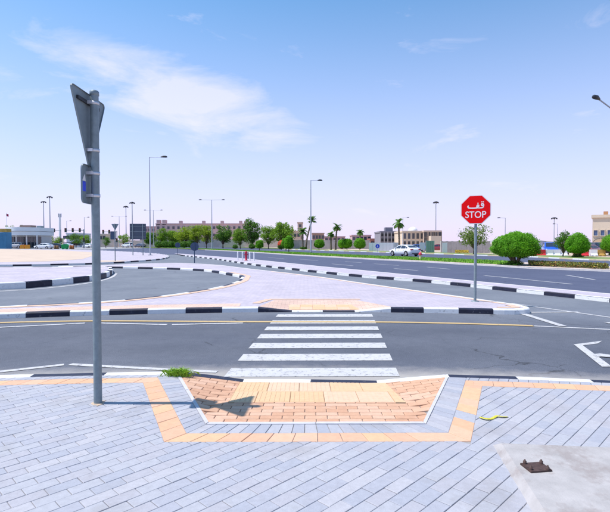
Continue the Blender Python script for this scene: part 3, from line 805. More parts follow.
# far verge and grey forecourt on the other side
fv = [(p.x, p.y) for p in opp_f]
kerbs([p for p in opp_f if p.y < 125], structure(link('far_verge', None)), seg=2.0, h=.13, wd=.18, side=-1, mats=[M_KW, mat('ochre_kerb', (0.55, 0.45, 0.30), .7, var=.1)])
FV = bpy.data.objects['far_verge']
slab(fv + list(reversed(offset(fv, -7.0))), None, 0.10, 'verge_turf', mat('verge_turf', (0.16, 0.22, 0.06), .95, var=.25, scale=.7, stain=(.5, .55, (0.45, 0.36, 0.27), .8)), FV)
FCR = structure(slab([(-220, 119), (-52, 119), (-52, 165), (-40, 230), (-220, 230)], None, 0.02, 'forecourt', mat('forecourt_concrete', (0.30, 0.29, 0.30), .9, var=.1, scale=.5)))

# ================================================================== THINGS
def rounded(poly, r, n=5):
    """round the corners of a convex polygon"""
    o = []; N_ = len(poly)
    for i in range(N_):
        a, b, c = Vector(poly[i - 1]), Vector(poly[i]), Vector(poly[(i + 1) % N_])
        u = (a - b).normalized(); v = (c - b).normalized(); ang = u.angle(v); d = r / math.tan(ang / 2)
        p0 = b + u * d; p1 = b + v * d
        for k in range(n + 1):
            t = k / n; q = p0 * (1 - t) ** 2 + b * 2 * t * (1 - t) + p1 * t * t; o.append((q.x, q.y))
    return o
def circle(r, n=24, cx=0, cz=0): return [(cx + r * math.cos(2 * math.pi * k / n), cz + r * math.sin(2 * math.pi * k / n)) for k in range(n)]
def strap(z, R_, half, parent, y_face):
    """clamp band round a post (post along z at 0,0), with ears reaching to the sign back at y_face"""
    b = MB(); b.lathe([(R_ + .001, -.014), (R_ + .005, -.014), (R_ + .005, .014), (R_ + .001, .014)], 20, c=(0, 0, z))
    for s in (-1, 1): b.box((s * (R_ + .008), y_face / 2, z), (.012, abs(y_face), .028))
    return b.build('clamp_strap', M_STRAP, parent)

# ---- near sign post, seen from behind and nearly edge-on
bx_, by_ = P(98, 403, KZ)
SP = thing('sign_post', 'tall grey post with the backs of a triangular and a small square sign', 'sign', (bx_, by_, KZ), R(90))
PR = 0.038
post = MB(); post.tube([(0, 0, -.02), (0, 0, 2.93)], PR, 24); post.lathe([(0, 2.965), (.03, 2.96), (PR + .004, 2.95), (PR + .005, 2.915), (PR, 2.912)], 24); post.build('post', M_GALV, SP)
gr_ = [(math.cos(a) * (.055 + .02 * random.random() + (.05 if 3.6 < a < 5.6 else 0)), math.sin(a) * (.05 + .02 * random.random())) for a in [k * 2 * math.pi / 22 for k in range(22)]]
fl = MB(); fl.prism(gr_, -.01, .006, cham=.003); fl.build('grout_ring', mat('sandy_grout', (.50, .38, .28), .95, var=.2, scale=40), SP)
# local frame: rotated +90 so local x -> world y, local y -> world -x ; sign lies on the far (-x world) side = local +y
YF = PR + .028
tri = rounded([(-.36, 3.01), (.36, 3.01), (0, 2.29)], .04)
cz = .02
tri = [(x + cz, z - .08) for x, z in tri]
TS = MB(); TS.plate(tri, YF, YF + .003); ts = TS.build('triangle_plate', M_SIGNBACK, SP)
def inset(poly, k):
    cx = sum(p[0] for p in poly) / len(poly); cy = sum(p[1] for p in poly) / len(poly); return [(cx + (p[0] - cx) * k, cy + (p[1] - cy) * k) for p in poly]
b = MB(); b.plate(tri, YF + .0032, YF + .004); b.build('red_border', M_RED, ts)
b = MB(); b.plate(inset(tri, .72), YF + .0042, YF + .005); b.build('white_face', M_WHITE, ts)
b = MB()                                                     # folded rim
n = len(tri)
for i in range(n):
    a, c = Vector(tri[i]), Vector(tri[(i + 1) % n]); m_ = (a + c) / 2; dd = c - a
    b.box((m_.x, YF - .004, m_.y), (dd.length + .002, .014, .004), M=Matrix.Rotation(-math.atan2(dd.y, dd.x), 3, 'Y'))
b.build('rim', M_SIGNBACK, ts)
for z in (2.84, 2.40): strap(z, PR, .2, SP, YF)
ch = MB(); ch.box((cz - .02, YF - .012, 2.84), (.44, .018, .03)); ch.build('channel_bar', M_DARK, SP)
ch = MB(); ch.box((cz + .085, YF - .01, 2.62), (.05, .012, .50)); ch.build('stiffener', M_SIGNBACK, SP)
st = MB(); st.box((.165, YF - .0035, 2.70), (.085, .003, .20)); st.build('blue_sticker', mat('sticker_blue', (.05, .09, .75), .4, var=.3, scale=30), SP)
st = MB(); st.box((.175, YF - .0035, 2.84), (.07, .003, .03)); st.build('dark_sticker', M_DARK, SP)
rp = rounded([(-.145, 1.90), (.185, 1.90), (.185, 2.26), (-.145, 2.26)], .05)
RS = MB(); RS.plate(rp, YF, YF + .003); rs = RS.build('square_plate', M_SIGNBACK, SP)
b = MB(); b.plate(rp, YF + .0032, YF + .004); b.build('blue_face', M_BLUE, rs)
b = MB(); n = len(rp)
for i in range(n):
    a, c = Vector(rp[i]), Vector(rp[(i + 1) % n]); m_ = (a + c) / 2; dd = c - a
    b.box((m_.x, YF - .005, m_.y), (dd.length + .002, .014, .004), M=Matrix.Rotation(-math.atan2(dd.y, dd.x), 3, 'Y'))
b.build('rim', M_SIGNBACK, rs)
for z in (2.185, 1.975): strap(z, PR, .2, SP, YF)
b = MB(); b.plate([(-.135, 2.01), (-.06, 2.01), (-.06, 2.10), (-.135, 2.10)], YF - .003, YF - .001); b.build('blue_sticker', MATS['sticker_blue'], SP)
b = MB(); b.plate([(-.13, 2.105), (-.06, 2.105), (-.075, 2.175)], YF - .003, YF - .001); b.build('white_sticker', M_WHITE, SP)

# ---- STOP sign
sx, sy = P(475, 301.3, KZ); YAW = R(-24)
ST = thing('stop_sign', 'red octagonal stop sign with white Arabic and English lettering on a grey post', 'sign', (sx, sy, KZ), YAW)
post = MB(); post.tube([(0, 0, -.02), (0, 0, 2.62)], .035, 20); post.build('post', M_GALV, ST)
pl = MB(); pl.lathe([(.10, -.01), (.10, .012), (.04, .02)], 18); pl.build('base_plate', M_GALV, ST)
OC = zz(209.8, sy) - KZ; RO = 0.405
def octa(r): return [(r * math.cos(R(22.5 + 45 * k)), OC + r * math.sin(R(22.5 + 45 * k))) for k in range(8)]
b = MB(); b.plate(rounded(octa(RO), .03, 3), -.052, -.048); oc = b.build('octagon_plate', M_WHITE, ST)
b = MB(); b.plate(rounded(octa(RO - .022), .025, 3), -.0545, -.0525); b.build('red_face', M_RED, oc)
b = MB(); b.plate(rounded(octa(RO - .001), .03, 3), -.0475, -.046); b.build('sign_back', M_SIGNBACK, oc)
for z in (OC + .2, OC - .2):
    b = MB(); b.lathe([(.036, -.015), (.041, -.015), (.041, .015), (.036, .015)], 18, c=(0, 0, z)); b.box((0, -.04, z), (.09, .012, .03)); b.build('clamp_strap', M_STRAP, ST)
def lettering(txt, size, cx, cz_, name, parent, sx_=1.0, bold=.006):
    cu = bpy.data.curves.new(name, 'FONT'); cu.body = txt; cu.size = size; cu.align_x = 'CENTER'; cu.extrude = .0008; cu.offset = bold
    o = bpy.data.objects.new(name, cu); COL.objects.link(o)
    dg = bpy.context.evaluated_depsgraph_get(); dg.update(); me = bpy.data.meshes.new_from_object(o.evaluated_get(dg)); bpy.data.objects.remove(o)
    zs = [v.co.y for v in me.vertices]; xs_ = [v.co.x for v in me.vertices]
    my_ = (min(zs) + max(zs)) / 2; mx_ = (min(xs_) + max(xs_)) / 2
    for v in me.vertices: v.co = Vector((cx + (v.co.x - mx_) * sx_, -.0556 + -v.co.z * 0.5, cz_ + v.co.y - my_))
    me.materials.clear(); me.materials.append(M_WHITE); me.name = name
    return link(name, me, parent)
lettering('STOP', .245, 0, OC - .13, 'lettering', oc, .88, .002)
def pen(path, r, parent, name='lettering'):
    b = MB(); pts = [Vector(p) for p in path]
    for i in range(len(pts) - 1):
        a, c = pts[i], pts[i + 1]; d = c - a; t = Vector((-d.y, d.x)).normalized() * r
        b.plate([tuple(a + t), tuple(a - t), tuple(c - t), tuple(c + t)], -.0562 - .0002 * (i % 2), -.0545)
    for i, p in enumerate(pts): b.plate(circle(r, 10, p.x, p.y), -.0568 - .00002 * i, -.0545)
    return b.build(name, M_WHITE, parent)
# the Arabic word, drawn as strokes: qaf on the right, feh running left, dots above
Z0 = OC + .045
pen([(.185, Z0 + .02), (.195, Z0 + .07), (.175, Z0 + .105), (.145, Z0 + .10), (.138, Z0 + .07), (.155, Z0 + .05), (.185, Z0 + .055), (.188, Z0 + .02), (.16, Z0 - .002), (.09, Z0 - .005)], .014, oc)
pen([(.09, Z0 - .005), (.035, Z0), (.025, Z0 + .04), (.045, Z0 + .075), (.075, Z0 + .065), (.075, Z0 + .035), (.04, Z0 + .025)], .013, oc)
pen([(.04, Z0 + .0), (-.03, Z0 - .008), (-.12, Z0 - .008), (-.175, Z0 + .002), (-.195, Z0 + .03), (-.185, Z0 + .05)], .017, oc)
for dx in (.145, .185): pen([(dx - .004, Z0 + .150), (dx + .004, Z0 + .150)], .013, oc)
pen([(.05, Z0 + .118), (.058, Z0 + .118)], .013, oc)

# ---- small traffic signs further off
def round_sign(px, py, name, label, top_px, dia, m_face, group=None, dp=None):
    x, y = P(px, py, KZ) if dp is None else at(px, dp)
    t = thing(name, label, 'sign', (x, y, KZ), math.atan2(-x, y) * 0, group)
    zc_ = zz(top_px, y) - KZ
    b = MB(); b.tube([(0, 0, -.02), (0, 0, zc_ + dia * .42)], .035, 12); b.build('post', M_NAVY if m_face is M_NAVY else M_GALV_L, t)
    b = MB(); b.plate(circle(dia / 2, 28, 0, zc_), .04 if m_face is M_NAVY else -.044, .046 if m_face is M_NAVY else -.04); d = b.build('disc', m_face, t)
    for s in (-1, 1): MB().box((0, .037 if m_face is M_NAVY else -.037, zc_ + s * .1), (.3, .01, .03)).build('bracket', M_NAVY if m_face is M_NAVY else M_GALV, t)
    return t, zc_
round_sign(194.5, 262.6, 'round_sign', 'back of a dark blue round sign on a post, nearer of two on the islands', 246.6, .67, M_NAVY)
round_sign(177.6, 254.2, 'round_sign', 'smaller far back of a dark blue round sign at the separator tip', 245.0, .72, M_NAVY)
t, zc_ = round_sign(377.5, 252.6, 'keep_left_sign', 'small bright blue round sign beside the white hoarding', 246.2, .70, M_BLUE, dp=80)
b = MB(); b.plate([(-.04, zc_ + .2), (.04, zc_ + .2), (.04, zc_ - .05), (.14, zc_ - .05), (0, zc_ - .22), (-.14, zc_ - .05), (-.04, zc_ - .05)], -.048, -.0445); b.build('arrow', M_WHITE, t)
x, y = P(115.2, 261.2, KZ)
t = thing('give_way_sign', 'small far give way sign seen from behind with a square plate below it', 'sign', (x, y, KZ), R(0))
b = MB(); b.tube([(0, 0, -.02), (0, 0, zz(223.8, y) - KZ)], .035, 12); b.build('post', M_GALV, t)
zt_ = zz(224, y) - KZ
b = MB(); b.plate(rounded([(-.31, zt_), (.31, zt_), (0, zt_ - .56)], .03), .04, .046); b.build('triangle_plate', M_SIGNBACK, t)
b = MB(); b.plate(rounded([(-.40, zt_ - 1.3), (.06, zt_ - 1.3), (.06, zt_ - .62), (-.40, zt_ - .62)], .05), .04, .046); b.build('square_plate', M_NAVY, t)
x, y = P(138, 255.2, KZ)
t = thing('sign_board', 'large square dark sign board seen from behind on two posts', 'sign', (x, y, KZ), R(6))
u = y / F
b = MB()
bw, z0_, z1_ = 15.8 * u, zz(239.4, y) - KZ, zz(223.8, y) - KZ
b.plate(rounded([(-bw / 2, z0_), (bw / 2, z0_), (bw / 2, z1_), (-bw / 2, z1_)], .06), .06, .075); bo = b.build('board', mat('board_back', (.055, .075, .11), .5, var=.1, scale=3), t)
for zb in (z0_ + .3, (z0_ + z1_) / 2, z1_ - .3):
    b = MB(); b.box((0, .05, zb), (bw * .94, .018, .05)); b.build('rail', M_SIGNBACK, t)
for s in (-1, 1):
    b = MB(); b.tube([(s * 4.9 * u, 0, -.02), (s * 4.9 * u, 0, z1_ - .05)], .05, 12); b.build('post', M_GALV, t)

# ---- street lamps
def street_lamp(x, y, H, label, arm='single', az=0.0, arm_len=2.0, r=.085, group='street lamps along the roads', rise=.0, z0=0.0, head=.75):
    t = thing('street_lamp', label, 'street lamp', (x, y, z0), az, group)
    b = MB(); b.tube([(0, 0, -.02), (0, 0, .9), (0, 0, .95), (0, 0, H)], [r * 1.15, r * 1.1, r, r * .55], 12); b.build('pole', M_GALV_L, t)
    b = MB(); b.box((0, 0, .02), (.42, .42, .05)); b.build('base_plate', M_GALV, t)
    for s in ((1, -1) if arm == 'double' else (1,)):
        b = MB(); b.tube([(0, 0, H - .05), (s * arm_len, 0, H + rise)], .04, 8); b.build('arm', M_GALV_L, t)
        b = MB(); L_ = head
        b.tube([(s * (arm_len - .1), 0, H + rise), (s * (arm_len + L_ * .35), 0, H + rise + .05), (s * (arm_len + L_ * .8), 0, H + rise + .03), (s * (arm_len + L_), 0, H + rise)], [.06, .13, .12, .03], 10); b.build('lamp_head', M_DARK if head > .7 else M_GALV, t)
    return t
x, y = P(150.3, 255.2, KZ); street_lamp(x, y, zz(158.5, y), 'tall street lamp with one arm beside the dark sign board', arm_len=1.5, z0=KZ)
x, y = P(310.8, 252.4, KZ); street_lamp(x, y, zz(180.5, y) - KZ, 'tall single-arm street lamp in the grass median by the palms', arm_len=1.2, r=.11, z0=KZ, az=R(12))
x, y = at(212, 122); street_lamp(x, y, zz(200, y), 'double-arm street lamp in front of the leafy trees', 'double', R(0), 2.6, .13)
x, y = at(153.6, 165); street_lamp(x, y, zz(210.2, y), 'double-arm street lamp before the pink building end', 'double', R(0), 2.5, .13)
x, y = at(119.5, 190); street_lamp(x, y, zz(216.4, y), 'faint double-arm street lamp above the give way sign', 'double', R(0), 2.4, .13)
x, y = at(402.6, 150); street_lamp(x, y, zz(217.6, y), 'street lamp with right arm between tall palm and domed building', arm_len=1.3, r=.12)
x, y = at(505, 120); street_lamp(x, y, zz(218, y), 'street lamp with left arm above the large clipped tree', arm_len=1.3, r=.10, az=R(180))
x, y = at(67, 190); street_lamp(x, y, zz(221, y), 'far small street lamp rising over the green bin', arm_len=1.2, r=.12)
x, y = at(84.6, 175); street_lamp(x, y, zz(217.3, y), 'far street lamp just left of the near sign post', arm_len=1.2, r=.12)
x, y = at(557.2, 150); street_lamp(x, y, zz(224, y), 'thin short far lamp pole right behind the thin upright tree', arm_len=.8, r=.1, az=R(180))
# lamp whose head alone reaches into the picture at the right
px_, py_ = 20.9, 30.5; hx, hy, hz_ = 16.75, 27.6, zz(99.4, 27.6)
d = Vector((hx - px_, hy - py_)); L_ = d.length
t = street_lamp(px_, py_, hz_ - .75 - KZ, 'street lamp head on a slanting arm entering at the right edge', arm_len=L_ - .35, az=math.atan2(d.y, d.x), rise=.75, r=.1, z0=KZ, head=.72)
# high-mast floodlights
def mast(px, d, top, label, r=.3):
    x, y = at(px, d); H = zz(top, d)
    t = thing('light_mast', label, 'light mast', (x, y, 0), 0, 'high mast floodlights')
    b = MB(); b.tube([(0, 0, -.02), (0, 0, H)], [r, r * .5], 12); b.build('mast', M_GALV_L, t)
    b = MB(); b.lathe([(.2, H - .6), (1.15, H - .5), (1.2, H - .35), (.3, H)], 14); b.build('head_ring', M_DARK, t)
    for k in range(6):
        b = MB(); a = k * math.pi / 3; b.box((1.1 * math.cos(a), 1.1 * math.sin(a), H - .7), (.4, .4, .3), a); b.build('floodlight', M_DARK, t)
mast(44.2, 230, 201.3, 'shorter left mast of the pair behind the white car')
mast(50.4, 215, 196.3, 'taller right mast of the pair behind the white car')
mast(126.3, 240, 206, 'left thinner mast above the dark sign board', .28)
mast(132.6, 220, 202, 'right taller mast rising behind the dark sign board')
mast(435.6, 205, 201.5, 'lone high mast right of the domed building', .26)
mast(553.8, 200, 217.3, 'lone mast above the thin tree at right', .22)
x, y = at(60.2, 210)
t = thing('telecom_mast', 'thick white mast with antennas behind the petrol station', 'mast', (x, y, 0))
b = MB(); b.tube([(0, 0, 0), (0, 0, zz(213.8, y))], [.55, .42], 14); b.build('column', M_WHITE, t)
for k in range(3):
    b = MB(); a = k * 2.1; b.box((.6 * math.cos(a), .6 * math.sin(a), zz(215.5, y)), (.25, .25, 1.6), a); b.build('antenna', M_GALV_L, t)
# traffic signals on mast arms
def signal(px_pole, d, px_heads, ay, label, top):
    x, y = at(px_pole, d); t = thing('traffic_signal', label, 'traffic signal', (x, y, 0), 0, 'traffic signals at the far junction')
    H = zz(ay, d); b = MB(); b.tube([(0, 0, 0), (0, 0, H + .3)], [.16, .12], 10); b.build('pole', M_GALV, t)
    xs_ = [at(p, d)[0] - x for p in px_heads]; b = MB(); b.tube([(0, 0, H), (max(xs_, key=abs), 0, H)], [.1, .06], 8); b.build('mast_arm', M_GALV, t)
    for q in xs_ + [0.0]:
        b = MB(); zc_ = H if q else 2.6
        b.box((q, -.12, zc_), (.55, .25, 1.25)); h_ = b.build('signal_head', M_DARK, t)
        for k, c in enumerate((('red_lens', (.25, .01, .01)), ('amber_lens', (.25, .12, .01)), ('green_lens', (.01, .16, .08)))):
            b = MB(); b.plate(circle(.13, 12, q, zc_ + .4 - .4 * k), -.265, -.245); b.build('lens', mat(c[0], c[1], .4), h_)
signal(84, 150, [66, 73.2, 80.2], 230.2, 'traffic signal arm with three heads over the far junction', 0)
signal(61, 165, [54.6], 230.4, 'traffic signal with one arm head beside the white car', 0)
signal(117, 158, [103.6, 109.6], 231.8, 'traffic signal arm with two heads right of the near post', 0)

# ---- bollards and hydrant on the separator
M_BOL = mat('white_bollard', (.78, .78, .80), .5)
bz = [(237.8, 261.3), (242.5, 261.5), (249.8, 261.7), (254.1, 261.9)]
bl = ['leftmost white bollard of four on the separator', 'white bollard just left of the red hydrant', 'white bollard just right of the red hydrant', 'rightmost white bollard of four on the separator']
for (px, py), lb_ in zip(bz, bl):
    p = P(px, py - 1.0, KZ); t = thing('bollard', lb_, 'bollard', (p[0], p[1], KZ), 0, 'white bollards round the hydrant')
    b = MB(); b.tube([(0, 0, -.02), (0, 0, .70)], .055, 14); b.build('shaft', M_BOL, t)
    b = MB(); b.lathe([(.055, .70), (.05, .735), (.025, .755), (0, .76)], 14); b.build('cap', M_BOL, t)
p = P(246.1, 260.4, KZ); M_HYD = mat('hydrant_red', (.42, .015, .05), .45)
t = thing('fire_hydrant', 'dark red pillar hydrant between white bollards on the separator', 'hydrant', (p[0], p[1], KZ))
b = MB(); b.lathe([(.15, -.02), (.15, .04), (.10, .06), (.10, .62), (.125, .64), (.125, .70), (.10, .76), (.05, .81), (0, .82)], 16); b.build('barrel', M_HYD, t)
for s in (-1, 1):
    b = MB(); b.tube([(s * .08, 0, .5), (s * .19, 0, .5)], .045, 10); b.build('outlet', M_HYD, t)
p = medpt(421, .55)
t = thing('fire_hydrant', 'tiny pink-red hydrant in the grass right of the white car', 'hydrant', (p[0], p[1], KZ)); M_HY2 = mat('hydrant_pink', (.75, .06, .10), .5)
b = MB(); b.lathe([(.12, -.02), (.10, .05), (.10, .35)], 14); b.build('barrel', mat('hydrant_base', (.72, .55, .35), .6), t)
b = MB(); b.lathe([(.13, .35), (.14, .5), (.10, .62), (0, .66)], 14); b.build('bonnet', M_HY2, t)
for s in (-1, 1):
    b = MB(); b.tube([(s * .08, 0, .44), (s * .2, 0, .44)], .05, 10); b.build('outlet', M_HY2, t)

# ------------------------------------------------------------------ vegetation
def leafmat(name, c, var=.35):
    m = mat(name, c, .6, var=var, scale=1.7, spec=.2)
    n = m.node_tree.nodes; L = m.node_tree.links; b = n['Principled BSDF']; o = n['Material Output']
    tr = n.new('ShaderNodeBsdfTranslucent'); src = b.inputs['Base Color'].links[0].from_socket
    hs = n.new('ShaderNodeHueSaturation'); hs.inputs['Value'].default_value = 1.3; hs.inputs['Hue'].default_value = .485; L.new(src, hs.inputs['Color']); L.new(hs.outputs[0], tr.inputs[0])
    mx = n.new('ShaderNodeMixShader'); mx.inputs[0].default_value = .4; L.new(b.outputs[0], mx.inputs[1]); L.new(tr.outputs[0], mx.inputs[2]); L.new(mx.outputs[0], o.inputs[0])
    return m
M_TOP = leafmat('clipped_leaf', (.12, .34, .014)); M_TREE = leafmat('tree_leaf', (.17, .31, .028)); M_TREE_D = leafmat('dark_tree_leaf', (.085, .20, .025)); M_TREE_Y = leafmat('yellow_tree_leaf', (.25, .36, .03))
M_PALM = leafmat('palm_leaf', (.10, .22, .04)); M_DRYPALM = leafmat('dry_palm_leaf', (.26, .18, .08)); M_SPARSE = leafmat('olive_leaf', (.17, .25, .05))
def leaf(b, p, nrm, size, mi=0):
    u = nrm.orthogonal().normalized(); u.rotate(Matrix.Rotation(random.uniform(0, 6.28), 3, nrm)); v = nrm.cross(u)
    l, w_ = size, size * .48
    b.add([p - u * l * .5, p + v * w_ * .5, p + u * l * .5, p - v * w_ * .5], [(0, 1, 2, 3)], mi)
def rnd_dir():
    z = random.uniform(-1, 1); a = random.uniform(0, 6.283); r = math.sqrt(1 - z * z); return Vector((r * math.cos(a), r * math.sin(a), z))
def lumpy(seed):
    rs = random.Random(seed); ks = [(Vector((rs.uniform(-1, 1), rs.uniform(-1, 1), rs.uniform(-1, 1))).normalized() * rs.uniform(1.6, 5), rs.uniform(0, 6.28), rs.uniform(.012, .05)) for _ in range(7)] + [(Vector((rs.uniform(-1, 1), rs.uniform(-1, 1), rs.uniform(-1, 1))).normalized() * rs.uniform(9, 18), rs.uniform(0, 6.28), .018) for _ in range(6)]
    return lambda d: 1 + sum(a * math.sin(k.dot(d) + ph) for k, ph, a in ks)
def topiary_mesh(rx, rz_, n, size, seed, flat=.62):
    """clipped dome: tight shell of small leaves over a leafy inner core"""
    b = MB(); lf0 = lumpy(seed)
    def lf(d):
        h = math.hypot(d.x, d.y); e = 2.5; return lf0(d) * (h ** e + abs(d.z) ** e) ** (-1 / e) * .97
    for i in range(n):
        d = rnd_dir(); k = lf(d) * (random.uniform(.88, 1.01) if random.random() < .78 else (random.uniform(1.0, 1.075) if random.random() < .35 else random.uniform(.72, .95)))
        zz_ = d.z * rz_ * (1 if d.z > 0 else flat)
        p = Vector((d.x * rx * k, d.y * rx * k, zz_ * k)); nn = (d + rnd_dir() * .8).normalized(); leaf(b, p, nn, size * random.uniform(.6, 1.3), 0)
    core = []
    NS, NR = 14, 8
    for j in range(NR + 1):
        for i in range(NS):
            th = math.pi * j / NR; d = Vector((math.sin(th) * math.cos(2 * math.pi * i / NS), math.sin(th) * math.sin(2 * math.pi * i / NS), math.cos(th))); k = lf(d) * .86
            core.append((d.x * rx * k, d.y * rx * k, d.z * rz_ * k * (1 if d.z > 0 else flat)))
    b.add(core, [(j * NS + i, j * NS + (i + 1) % NS, (j + 1) * NS + (i + 1) % NS, (j + 1) * NS + i)[::-1] for j in range(NR) for i in range(NS)], 0)
    return b
def topiary(x, y, label, width, height, stem, n, size, seed, z0=KZ, multi=False, group='clipped round trees'):
    t = thing('clipped_tree', label, 'tree', (x, y, z0), random.uniform(0, 6), group)
    ch = height - stem; flat = .62; rzv = ch / (1 + flat)
    b = topiary_mesh(width / 2, rzv, n, size, seed, flat); cz_ = stem + rzv * flat
    b.v = [(p[0], p[1], p[2] + cz_) for p in b.v]; b.build('crown', M_TOP, t)
    b = MB()
    for k in range(5 if multi else 1):
        a = k * 1.3 + seed; o = .22 if multi else 0
        b.tube([(math.cos(a) * o * .5, math.sin(a) * o * .5, -.03), (math.cos(a) * o * 1.1, math.sin(a) * o * 1.1, stem * .6), (math.cos(a) * o * 3.4, math.sin(a) * o * 3.4, cz_)], [.10, .08, .04] if multi else [.09, .08, .05], 8)
    if multi:
        for k in range(14):
            a = random.uniform(0, 6.28); r_ = random.uniform(.2, .6) * width / 2
            b.tube([(math.cos(a) * .15, math.sin(a) * .15, stem * .6), (math.cos(a) * r_ * .6, math.sin(a) * r_ * .6, stem * .95), (math.cos(a) * r_, math.sin(a) * r_, cz_)], [.035, .025, .015], 5)
    b.build('trunk', M_BARK, t)
    if multi:
        b = MB()
        for i in range(900):
            d = rnd_dir(); r_ = random.uniform(.2, 1) ** .6 * .62; leaf(b, Vector((d.x * r_, d.y * r_, abs(d.z) * .55 * r_ + .03)), rnd_dir(), .1)
        b.build('basal_shoots', M_TREE_D, t)
    return t
p = P(521.6, 264.8, KZ); u = p[1] / F
topiary(p[0] - .45, p[1], 'largest clipped dome-shaped tree, on the median right of the stop sign', 46.5 * u, 33.8 * u, 7.5 * u, 15000, .12, 3, multi=True)
p = at(577.5, 52); u = 52 / F
topiary(p[0], p[1], 'clipped round tree beside the thin tree at right', 22 * u, 23.5 * u, 3.5 * u, 7000, .14, 5, z0=.1, multi=True)
p = at(613.5, 60); u = 60 / F
topiary(p[0], p[1], 'clipped round tree cut off by the right edge', 22 * u, 21 * u, 4 * u, 6000, .15, 8, z0=.1, multi=True)
small = [(259.3, 96, 7.4, 241, 251.5, 'small clipped tree behind the bollards'), (288.8, 84, 10, 237.2, 252.6, 'clipped tree left of the twin palms, on the median'),
         (319.0, 112, 10.4, 239.4, 249.8, 'round clipped tree between twin palms and bushy palm'), (347.0, 112, 10.2, 238.3, 250.0, 'round clipped tree with a second bush behind, right of the bushy palm'),
         (359.8, 110, 12.0, 238.8, 250.6, 'round clipped tree below the short palm')]
for i, (px, d, wpx, ty, by, lb_) in enumerate(small):
    x, y = at(px, d); u = d / F; H = (by - ty) * u; topiary(x, y, lb_, wpx * u, H, (2.6 if i < 2 else 1.6) * u, 2600, .26, 20 + i, z0=.1 if i > 1 else KZ)
x, y = at(342.5, 122); topiary(x, y, 'bush behind the round clipped trees, right of the bushy palm', 2.6, 2.5, .3, 1600, .28, 44, z0=.1)
x, y = at(286, 100); topiary(x, y, 'lighter bush behind the clipped tree left of the palms', 2.0, 2.6, .4, 1500, .28, 45, z0=.1)
# free-growing trees
def tree_meshes(W_, H_, trunk_h, n_clump, per, size, seed, dens=1.0):
    rs = random.Random(seed); b = MB(); tb = MB()
    clumps = []
    for i in range(n_clump):
        d = rnd_dir(); r_ = rs.uniform(.35, .88)
        clumps.append(Vector((d.x * W_ / 2 * r_, d.y * W_ / 2 * r_, trunk_h + (H_ - trunk_h) * (.5 + .46 * d.z * r_ / .88))))
    fork = Vector((rs.uniform(-.15, .15), rs.uniform(-.15, .15), trunk_h * .75)); r0 = max(.07, W_ * .028)
    tb.tube([(0, 0, -.05), (fork.x * .4, fork.y * .5, trunk_h * .4), tuple(fork)], [r0 * 1.3, r0, r0 * .8], 8)
    for c in clumps:
        m_ = fork.lerp(c, .5) + Vector((rs.uniform(-.15, .15), rs.uniform(-.15, .15), .1)) * W_ * .1
        tb.tube([tuple(fork - Vector((0, 0, .1))), tuple(m_), tuple(c)], [r0 * .55, r0 * .3, r0 * .1], 5, cap=False)
        cr = W_ * rs.uniform(.16, .27)
        for k in range(per):
            d = rnd_dir(); q = c + Vector((d.x, d.y, d.z * .75)) * cr * rs.uniform(.25, 1.0) ** .5; leaf(b, q, (d + rnd_dir()).normalized(), size * rs.uniform(.6, 1.3))
    return b, tb
def tree(px, d, wpx, top, base, m, label, seed, nc=30, per=130, size=None, cat='tree', group='leafy trees beyond the main road', stem=.2):
    x, y = at(px, d); u = d / F; W_ = wpx * u * 1.38; H_ = zz(top, d) - .05
    t = thing('leafy_tree', label, cat, (x, y, .05), random.uniform(0, 6), group)
    b, tb = tree_meshes(W_, H_, H_ * stem, nc, per, size or W_ * .075, seed)
    b.build('crown', m, t); tb.build('trunk', M_BARK, t); return t
TL = [(150.5, 175, 11, 231.5, M_TREE_D, 'dark low tree right behind the tall street lamp'), (162.5, 165, 9, 227.8, M_TREE, 'leafy tree below the pink building corner turret'), (174, 168, 12, 230.2, M_TREE, 'low spreading tree above the far round sign'),
      (184.5, 158, 13, 227.6, M_TREE_Y, 'bright broad tree left of the tallest bright tree'), (197, 150, 11.5, 222.2, M_TREE_Y, 'tallest bright green tree behind the nearer round sign'), (206.5, 155, 10.5, 225.2, M_TREE_Y, 'bright tree just left of the double-arm lamp'),
      (223, 150, 14, 224, M_TREE_D, 'rounded tree just right of the double-arm lamp'), (240.5, 140, 12, 228, M_TREE, 'smaller tree between rounded tree and dark tall tree'), (252.5, 138, 15, 218.6, M_TREE_D, 'dark tall pointed tree above the bollards'),
      (268.5, 132, 12.5, 224.0, M_TREE, 'left part of paired trees behind the clipped shrub'), (281, 130, 17, 221.2, M_TREE, 'wide tree with leaning trunk next to red flowers')]
for i, (px, d, wpx, top, m, lb_) in enumerate(TL): tree(px, d, wpx, top, 0, m, lb_, 60 + i)
tree(474, 66, 24, 226.8, 0, M_SPARSE, 'sparse tree behind the stop sign post', 91, nc=26, per=60, size=.30, stem=.3)
tree(563, 55, 13.5, 228.3, 0, M_TREE_D, 'thin upright tree left of the round clipped tree', 93, nc=30, per=80, size=.17, stem=.18)
tree(31, 150, 8, 236.5, 0, M_TREE, 'leafy tree seen behind the petrol station front', 95, nc=12, per=50) if False else None
